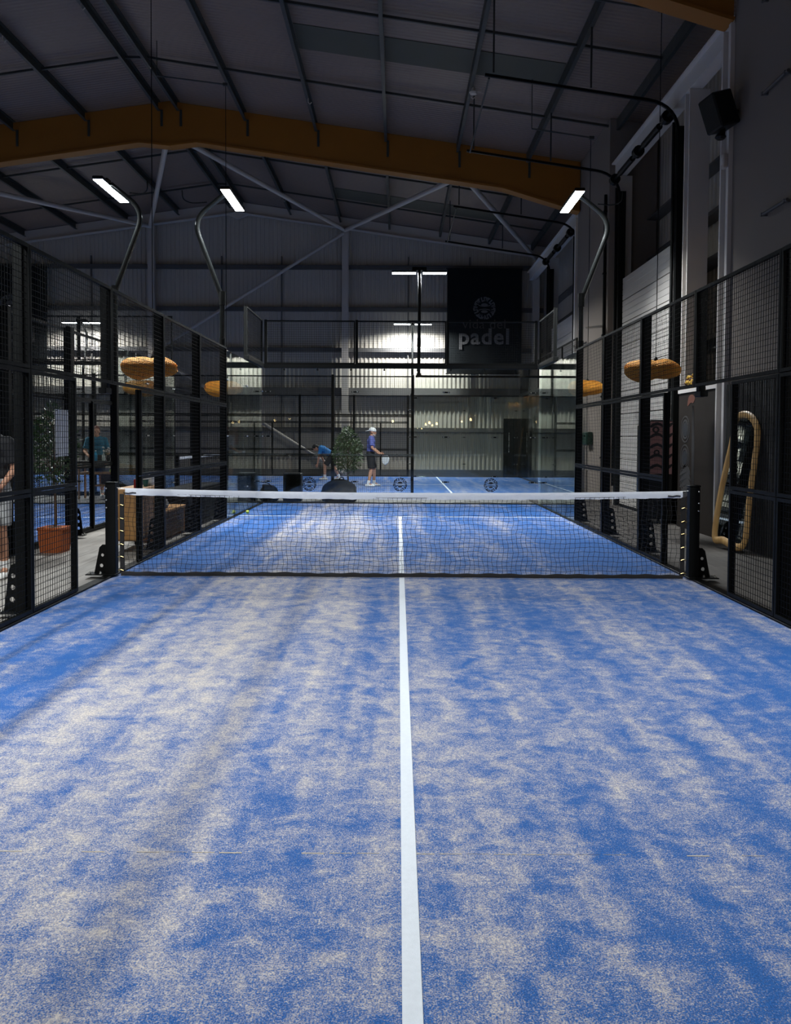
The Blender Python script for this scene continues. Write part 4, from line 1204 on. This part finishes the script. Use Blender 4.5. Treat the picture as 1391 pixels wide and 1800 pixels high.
ball(-2.90, 7.40, .0, 'yellow ball on the turf just inside the far left side glass')
ball(-6.86, 11.50, .60, 'left yellow ball on the counter shelf'); ball(-6.79, 11.50, .60, 'right yellow ball on the counter shelf')
# slatted wooden ball bin
bi = thing('slatted_bin', 'pale slatted wooden bin right of the dark counter', 'bin', (-6.40, 11.62, 0))
for k in range(9):
    MB().cbox(-.22, .22, -.2, -.18, .02 + k * .086, .09 + k * .086, .003).build('slat', M['wood'], bi)
for sg in (-1, 1): MB().cbox(sg * .21 - .015, sg * .21 + .015, -.179, .2, -.045, .80, .004).build('side_panel', M['wood'], bi)
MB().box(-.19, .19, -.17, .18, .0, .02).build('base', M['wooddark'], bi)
# black boxes and bags behind the back glass
bx = thing('speaker_box', 'upright black box behind the back glass', 'box', (-2.50, 11.2, 0))
MB().cbox(-.21, .21, -.18, .18, -.045, .62, .02).build('cabinet', M['darkbox'], bx); MB().box(-.18, .18, -.186, -.181, .02, .58).build('grille', M['bag'], bx)
def lumpy(r, nm, c, rad, seed, mt):
    m = MB().ell(c, rad, 22, 14); rb = random.Random(seed)
    v = []
    for a, b_, c_ in m.v:
        q = 1 + .05 * math.sin(a * 17 + seed) + .05 * math.sin(c_ * 21 + b_ * 9)
        v.append((a * q, b_ * q, max(-.044, c_)))
    m.v = v
    return m.build(nm, mt, r, smooth=True)
bg = thing('bean_bag', 'big rounded black bean bag behind the back glass', 'bean bag', (-1.42, 10.95, 0))
lumpy(bg, 'cushion', (0.02, 0, .14), (.42, .36, .36), 2, M['bag']); MB().tube(fillet([(.02, -.12, .46), (.05, -.12, .54), (.12, -.1, .54), (.13, -.08, .46)], .05), .012, 6).build('handle', M['bag'], bg)
bg = thing('sports_bag', 'black sports bag slumped left of the upright box', 'bag', (-3.12, 11.0, 0))
lumpy(bg, 'body', (0, 0, .12), (.36, .25, .24), 5, M['bag']); MB().tube(fillet([(-.2, -.1, .28), (-.1, -.12, .42), (.1, -.12, .40), (.2, -.1, .26)], .1), .012, 6).build('strap', M['bag'], bg)

# ---------------------------------------------------------------- right aisle: mirror and fridge
mr = thing('floor_mirror', 'tall foot-shaped mirror with pale bent wood frame leaning on black slats', 'mirror', (4.36, 2.45, -.012))
out = [(2.581, 1.855), (2.389, 1.82), (2.22, 1.698), (2.141, 1.529), (2.124, 1.2), (2.123, 0.835), (2.106, 0.507), (2.082, 0.253), (2.118, 0.087), (2.238, 0.02), (2.428, 0.02), (2.65, 0.064), (2.832, 0.049), (2.919, 0.157), (2.932, 0.431), (2.904, 0.826), (2.851, 1.18), (2.808, 1.452), (2.811, 1.684), (2.733, 1.814)]
cl = smooth_closed([(0, y - 2.45, z) for y, z in out], 4)
lean = lambda p: (p[0] + p[2] * .12 - p[1] * .17, p[1], p[2])
cen = Vector((0, 0, .92))
prof = 8; v = []; f = []
N = len(cl)
for i, p in enumerate(cl):
    tdir = (cl[(i + 1) % N] - cl[i - 1]).normalized()
    nin = Vector((0, -tdir.z, tdir.y))
    if nin.dot(cen - p) < 0: nin = -nin
    wd = .10
    for k in range(prof):
        a = 2 * PI * k / prof
        q = p + nin * (wd * .5 + wd * .5 * math.cos(a)) + Vector((1, 0, 0)) * (.028 * math.sin(a))
        q.z = max(q.z, .0)
        v.append(lean(q))
    for k in range(prof): f.append((i * prof + k, i * prof + (k + 1) % prof, ((i + 1) % N) * prof + (k + 1) % prof, ((i + 1) % N) * prof + k))
MB().add(v, f).build('frame', M['woodmirror'], mr, smooth=True)
inner = []
for i, p in enumerate(cl):
    tdir = (cl[(i + 1) % N] - cl[i - 1]).normalized(); nin = Vector((0, -tdir.z, tdir.y))
    if nin.dot(cen - p) < 0: nin = -nin
    inner.append(p + nin * .06)
bm = bmesh.new(); vv = [bm.verts.new(lean((0.004, q.y, q.z))) for q in inner]
for i in range(N): bm.edges.new((vv[i], vv[(i + 1) % N]))
bmesh.ops.triangle_fill(bm, use_beauty=True, edges=bm.edges[:])
e = bmesh.ops.extrude_face_region(bm, geom=bm.faces[:])
for g_ in e['geom']:
    if isinstance(g_, bmesh.types.BMVert): g_.co.x += .006
MB().bm(bm).build('mirror_glass', M['mirror'], mr)

fg = thing('drinks_fridge', 'tall dark drinks fridge with pink and black side print', 'fridge', (4.30, 6.05, 0))
MB().cbox(.02, .42, .0, .68, .06, 1.79, .012).build('cabinet', M['darkbox'], fg)
gdr = MB().cbox(-.015, .018, .02, .66, .20, 1.70, .006).build('door', M['blackgloss'], fg)
MB().box(-.022, -.0155, .08, .60, .27, 1.63).build('pane', M['fridgeglass'], gdr)
MB().tube([(-.05, .06, .8), (-.05, .06, 1.3)], .012, 8).build('handle', M['chrome'], gdr)
for x in (.06, .38):
    for y in (.05, .63): MB().cbox(x - .02, x + .02, y - .02, y + .02, -.016, .059, .004).build('foot', M['black'], fg)
m = MB().box(.03, .41, -.004, -.001, .85, 1.76)
pk = m.build('side_print', M['pink'], fg)
m = MB(); fn = lambda u, vv_, t: (u, t, vv_)
for k in range(5):
    zz = .93 + k * .18
    pts = [(q.x, q.y) for q in smooth_closed([(.03, zz, 0), (.16, zz + .05, 0), (.30, zz - .02, 0), (.41, zz + .06, 0), (.41, zz + .10, 0), (.28, zz + .045, 0), (.15, zz + .10, 0), (.03, zz + .05, 0)], 3)]
    m.prism(pts, fn, -.0065, -.0045)
for cx, cz, r_ in ((.12, 1.62, .06), (.30, 1.45, .05), (.14, 1.22, .055), (.31, 1.02, .05)):
    m.holed(circ(cx, cz, r_, 16), [circ(cx, cz, r_ * .5, 10)], fn, -.0085, -.0067)
m.build('side_pattern', M['decal'], pk)

# ---------------------------------------------------------------- people
def remesh(mb, voxel, it, name, mt):
    me = mb.mesh('tmp')
    ob = bpy.data.objects.new('tmp', me); COL.objects.link(ob)
    r = ob.modifiers.new('r', 'REMESH'); r.mode = 'VOXEL'; r.voxel_size = voxel
    s = ob.modifiers.new('s', 'SMOOTH'); s.factor = .5; s.iterations = it
    bpy.context.view_layer.update()
    out_ = bpy.data.meshes.new_from_object(ob.evaluated_get(bpy.context.evaluated_depsgraph_get()))
    bpy.data.objects.remove(ob)
    out_.name = name; out_.materials.clear(); out_.materials.append(mt)
    out_.polygons.foreach_set('use_smooth', [True] * len(out_.polygons))
    return out_
V = Vector
def person(label, loc, rz, J, shirt, shorts, hair, cap=None, beard=False, racket=None, trousers=False, group=None, scale=1.0):
    # J: joints, figure faces local +x; local -y is its right hand side
    r = thing('person', label, 'person', loc, rz, group)
    r.scale = (scale,) * 3
    J = {k: V(p) for k, p in J.items()}
    b = MB()
    up = (J['neck'] - J['pelvis']).normalized()
    def lerp(a, c_, t): return J[a].lerp(J[c_], t)
    # trunk
    side = (J['sh_l'] - J['sh_r']).normalized()
    for t, wv, dv in ((0, .115, .10), (.25, .105, .095), (.5, .115, .10), (.75, .125, .105), (.92, .11, .09)):
        c0 = lerp('pelvis', 'neck', t)
        b.cap(c0 - side * wv * .55, dv, c0 + side * wv * .55, dv)
    b.cap(J['sh_r'], .056, J['sh_l'], .056)
    b.cap(lerp('pelvis', 'neck', .92), .065, J['head'] - up * .02, .055)
    hd = J['head']; fw = J['face'].normalized(); hu = J.get('headup', V((0, 0, 1))).normalized(); hs = fw.cross(hu)
    Mh = Matrix((fw, -hs, hu)).transposed().to_4x4(); Mh.translation = hd
    h = MB()
    h.ell((0, 0, .07), (.098, .076, .098), 16, 12).ell((.028, 0, -.005), (.068, .058, .085), 14, 10).ell((.055, 0, -.055), (.035, .035, .03), 10, 8)
    h.cap((.094, 0, .045), .012, (.116, 0, .012), .015).ell((.088, 0, .058), (.018, .05, .014), 10, 7).ell((.088, 0, -.022), (.018, .026, .010), 10, 6)
    for sg in (-1, 1): h.ell((-.008, sg * .078, .025), (.022, .012, .034), 8, 7)
    h.xform(Mh); b.add(h.v, h.f)
    for s_ in 'lr':
        b.cap(J['sh_' + s_], .056, J['el_' + s_], .040); b.cap(J['el_' + s_], .040, J['wr_' + s_], .027)
        b.cap(J['hip_' + s_], .098, J['kn_' + s_], .058); 
        calf = J['kn_' + s_].lerp(J['an_' + s_], .3)
        b.cap(J['kn_' + s_], .055, calf, .056); b.cap(calf, .056, J['an_' + s_], .036)
        # hand: palm and five bent fingers
        wr = J['wr_' + s_]; hdn = J['hd_' + s_]; d = (hdn - wr).normalized()
        o_ = (side * (1 if s_ == 'l' else -1)); o_ = (o_ - o_.dot(d) * d).normalized(); fwd = o_.cross(d) * (1 if s_ == 'l' else -1)
        if fwd.dot(V((1, 0, 0))) < 0: fwd = -fwd
        for q in (-.022, .0, .022): b.cap(wr + d * .015 + fwd * q * .8, .016, wr + d * .085 + fwd * q, .014, 8)
        for q, L in ((-.030, .055), (-.011, .068), (.010, .072), (.031, .066)):
            a0 = wr + d * .085 + fwd * q; a1 = a0 + d * L * .5 - o_ * .008; a2 = a1 + d * L * .35 - o_ * .026; a3 = a2 + d * L * .12 - o_ * .02
            b.cap(a0, .0105, a1, .010, 8); b.cap(a1, .010, a2, .0095, 8); b.cap(a2, .0095, a3, .009, 8)
        t0 = wr + d * .03 + fwd * .025; t1 = t0 + d * .03 + fwd * .03 - o_ * .01; t2 = t1 + d * .035 + fwd * .006 - o_ * .012
        b.cap(t0, .014, t1, .012, 8); b.cap(t1, .012, t2, .010, 8)
        # foot inside the shoe
        b.cap(J['an_' + s_], .036, J['toe_' + s_].lerp(J['an_' + s_], .3), .03)
    inst(remesh(b, .0095, 2, 'body', M['skin']), 'body', r)
    # eyes
    e = MB()
    for sg in (-1, 1): e.ell((.089, sg * .032, .040), (.009, .013, .008), 8, 6)
    e.xform(Mh).build('eyes', M['hair'], r)
    # shirt
    m = MB()
    for t, wv, dv in ((-.02, .125, .125), (.25, .12, .122), (.5, .125, .122), (.75, .135, .124), (.90, .115, .10)):
        c0 = J['pelvis'].lerp(J['neck'], t); m.cap(c0 - side * wv * .58, dv, c0 + side * wv * .58, dv)
    m.cap(J['sh_r'], .075, J['sh_l'], .075)
    for s_ in 'lr':
        m.cap(J['sh_' + s_], .076, J['sh_' + s_].lerp(J['el_' + s_], .45), .070); m.tube([J['sh_' + s_].lerp(J['el_' + s_], .3), J['sh_' + s_].lerp(J['el_' + s_], .78)], [.070, .068], 14)
    inst(remesh(m, .013, 3, 'shirt', shirt), 'shirt', r)
    # shorts (flat hems)
    m = MB()
    for t in (-.06, .06):
        c0 = J['pelvis'].lerp(J['neck'], t); m.cap(c0 - side * .07, .128, c0 + side * .07, .128)
    for s_ in 'lr':
        end = J['hip_' + s_].lerp(J['kn_' + s_], .88)
        m.ell(J['hip_' + s_], (.122, .122, .122)); m.tube([J['hip_' + s_], J['hip_' + s_].lerp(J['kn_' + s_], .5), end], [.122, .108, .098], 16)
    inst(remesh(m, .013, 3, 'shorts', shorts), 'shorts', r)
    # socks and trainers
    for s_ in 'lr':
        an, toe = J['an_' + s_], J['toe_' + s_]
        up_ = an.lerp(J['kn_' + s_], .22)
        MB().tube([up_, an], [.050, .046], 14).build('sock', M['cloth_white'], r, smooth=True)
        m = MB(); d = (toe - an); d.z = 0; d.normalize(); gz_ = toe.z
        base = V((an.x, an.y, gz_ + .035))
        m.cap(base - d * .055, .042, base + d * .05, .046); m.cap(base + d * .05, .046, base + d * .165 - V((0, 0, .006)), .036); m.cap(base, .045, V((an.x, an.y, gz_ + .085)), .044)
        m.v = [(a, b_, max(gz_, c_)) for a, b_, c_ in m.v]
        inst(remesh(m, .01, 2, 'trainer', M['shoe']), 'trainer', r)
    # hair, cap, beard
    m = MB()
    if hair:
        m.ell((-.012, 0, .082), (.104, .085, .098), 16, 12).ell((-.05, 0, .02), (.06, .078, .08), 14, 10)
        # keep the face clear
        m.v = [(min(a, .055 if c_ < .10 else .2) , b_, c_) for a, b_, c_ in m.v]
        inst(remesh(m.xform(Mh), .011, 2, 'hair', hair), 'hair', r)
    if cap:
        m = MB().ell((-.004, 0, .088), (.112, .092, .098), 18, 12)
        m.v = [(a, b_, max(.062, c_)) for a, b_, c_ in m.v]
        pk_ = MB()
        pk_.prism([(-.095 - .115 * math.cos(a), .082 * math.sin(a)) for a in [-1.35 + 2.7 * k / 10 for k in range(11)]], lambda u, vv_, t: (u, vv_, t - .35 * (-.095 - u) * 1.0), .064, .082)
        m.add(pk_.v, pk_.f)
        inst(remesh(m.xform(Mh), .009, 1, 'cap', cap), 'cap', r)
    if beard:
        m = MB().ell((.062, 0, -.05), (.048, .05, .04), 12, 8).ell((.03, 0, -.03), (.05, .066, .04), 12, 8)
        inst(remesh(m.xform(Mh), .01, 2, 'beard', M['hairgrey']), 'beard', r)
    return r, J
def racket_thing(label, p, d, nrm, parent_loc, rz, hoop):
    # padel racket: solid teardrop head with holes, short handle; p = grip end, d = direction
    r = thing('padel_racket', label, 'racket', parent_loc, rz)
    p, d, nrm = V(p), V(d).normalized(), V(nrm).normalized(); s_ = d.cross(nrm).normalized()
    fn = lambda u, vv_, t: tuple(p + s_ * u + d * vv_ + nrm * t)
    head = [(.125 * math.sin(a) * (1 - .10 * math.cos(a)), .30 - .145 * math.cos(a)) for a in [2 * PI * k / 28 for k in range(28)]]
    holes = [circ(.05 * i + (.025 if j % 2 else 0), .27 + .045 * j, .007, 6) for j in range(-1, 3) for i in range(-1, 2)]
    MB().holed(head, holes, fn, -.013, .013).build('face', hoop[0], r)
    rim = [fn(u * 1.02, .30 + (v_ - .30) * 1.02, 0) for u, v_ in head]
    MB().tube(rim + [rim[0]], .016, 8).build('rim', hoop[1], r)
    MB().tube([p - d * .02, p + d * .13], .016, 10).build('grip', M['cloth_black'], r)
    for sg in (-1, 1): MB().tube([fn(0, .12, 0), fn(sg * .045, .175, 0)], .013, 8).build('throat', hoop[1], r)
    return r

stand = dict(pelvis=(0, 0, .95), neck=(.02, 0, 1.46), head=(.045, 0, 1.57), face=(1, 0, -.15), headup=(.12, 0, 1), sh_l=(.02, .19, 1.40), sh_r=(.02, -.19, 1.40),
             hip_l=(0, .09, .90), hip_r=(0, -.09, .90))
J1 = dict(stand, kn_l=(.10, .12, .49), kn_r=(.02, -.12, .49), an_l=(.10, .20, .095), an_r=(-.06, -.20, .095), toe_l=(.30, .22, 0), toe_r=(.14, -.24, 0),
          el_l=(.08, .26, 1.13), wr_l=(.27, .18, .98), hd_l=(.35, .15, .95), el_r=(.05, -.25, 1.14), wr_r=(.24, -.22, .97), hd_r=(.31, -.20, .93))
person('capped player in violet jersey and black shorts holding a racket', (-.86, 16.62, 0), 0, J1, M['shirt_purple'], M['cloth_black'], None, M['cloth_white'], True)
racket_thing('white padel racket held by the capped player', (.30, -.235, .955), (.42, -.62, -.42), (.62, .70, -.1), (-.86, 16.62, 0), 0, (M['racket'], M['racket']))
J2 = dict(pelvis=(-.10, 0, .84), neck=(.32, 0, 1.10), head=(.42, 0, 1.07), face=(.55, 0, -1), headup=(1, 0, .5), sh_l=(.27, .19, 1.07), sh_r=(.27, -.19, 1.07),
          hip_l=(-.10, .09, .80), hip_r=(-.10, -.09, .80), kn_l=(.14, .13, .47), kn_r=(-.14, -.14, .44), an_l=(.14, .14, .095), an_r=(-.32, -.18, .11), toe_l=(.34, .15, 0), toe_r=(-.13, -.20, 0.0),
          el_l=(.33, .24, .80), wr_l=(.38, .20, .55), hd_l=(.40, .19, .47), el_r=(.31, -.25, .82), wr_r=(.20, -.24, .60), hd_r=(.18, -.23, .52))
person('player in bright blue jersey bending down behind the olive tree', (-2.38, 20.4, 0), PI, J2, M['shirt_blue'], M['cloth_black'], M['hair'])
J3 = dict(stand, kn_l=(.03, .11, .49), kn_r=(.03, -.11, .49), an_l=(-.02, .13, .095), an_r=(-.02, -.13, .095), toe_l=(.18, .16, 0), toe_r=(.18, -.16, 0),
          el_l=(-.02, .27, 1.13), wr_l=(.12, .25, .92), hd_l=(.17, .24, .86), el_r=(.03, -.27, 1.13), wr_r=(.22, -.2, 1.02), hd_r=(.30, -.17, 1.02))
person('player in pale lavender shirt on the far court behind the left corner post', (-4.92, 16.1, 0), .3, J3, M['shirt_lav'], M['cloth_black'], M['hairred'])
person('person in teal jersey standing behind the dark drinks counter', (-7.42, 12.15, -.045), -1.2, J3, M['shirt_teal'], M['cloth_black'], M['hairred'])
J4 = dict(stand, kn_l=(.05, .13, .49), kn_r=(.30, -.12, .52), an_l=(.0, .14, .095), an_r=(.42, -.14, .095), toe_l=(.18, .18, 0), toe_r=(.62, -.16, 0),
          el_l=(.0, .25, 1.13), wr_l=(.14, .17, .95), hd_l=(.18, .15, .88), el_r=(.02, -.27, 1.13), wr_r=(.12, -.26, .92), hd_r=(.15, -.26, .84))
PL, PR = (-4.28, -.02, -.018), -PI / 2
person('person in black top and pale grey shorts at the left edge of the frame', PL, PR, J4, M['cloth_black'], M['cloth_grey'], M['hair'])
racket_thing('dark padel racket hanging from the hand of the person at left edge', (.205, .115, .90), (.10, -.05, -1), (1, -.5, 0), PL, PR, (M['darkbox'], M['black']))

# ---------------------------------------------------------------- warm bulbs over the lounge behind the camera (seen as dots in the back glass)
LB = ['leftmost', 'second from left', 'third from left', 'fourth from left', 'fifth from left', 'third from right', 'second from right', 'rightmost']
for k, (x, y, z) in enumerate(((-5.1, -11.2, 2.3), (-4.6, -11.4, 2.9), (-.3, -11.0, 2.2), (1.4, -11.2, 2.15), (1.75, -11.5, 2.1), (3.3, -11.0, 2.3), (4.0, -11.3, 2.6), (4.3, -11.3, 2.6))):
    r = thing('pendant_bulb', LB[k] + ' of the warm bare bulbs hung behind the camera', 'bulb', (x, y, z), 0, 'warm lounge bulbs')
    MB().lathe([(.01, -.06), (.04, -.045), (.05, -.01), (.04, .025), (.02, .05), (.018, .06)], 14).build('bulb', M['bulbhot'], r, smooth=True)
    MB().tube([(0, 0, .06), (0, 0, .13)], .022, 10).build('socket', M['black'], r); MB().tube([(0, 0, .13), (0, 0, zr(x) - z - .01)], .006, 6).build('cable', M['black'], r)
    ld = bpy.data.lights.new('bulb_glow', 'POINT'); ld.energy = 24; ld.color = (1.0, .60, .30); ld.shadow_soft_size = .052
    lo = bpy.data.objects.new('bulb_glow', ld); COL.objects.link(lo); lo.parent = r; lo.location = (0, 0, -.01)
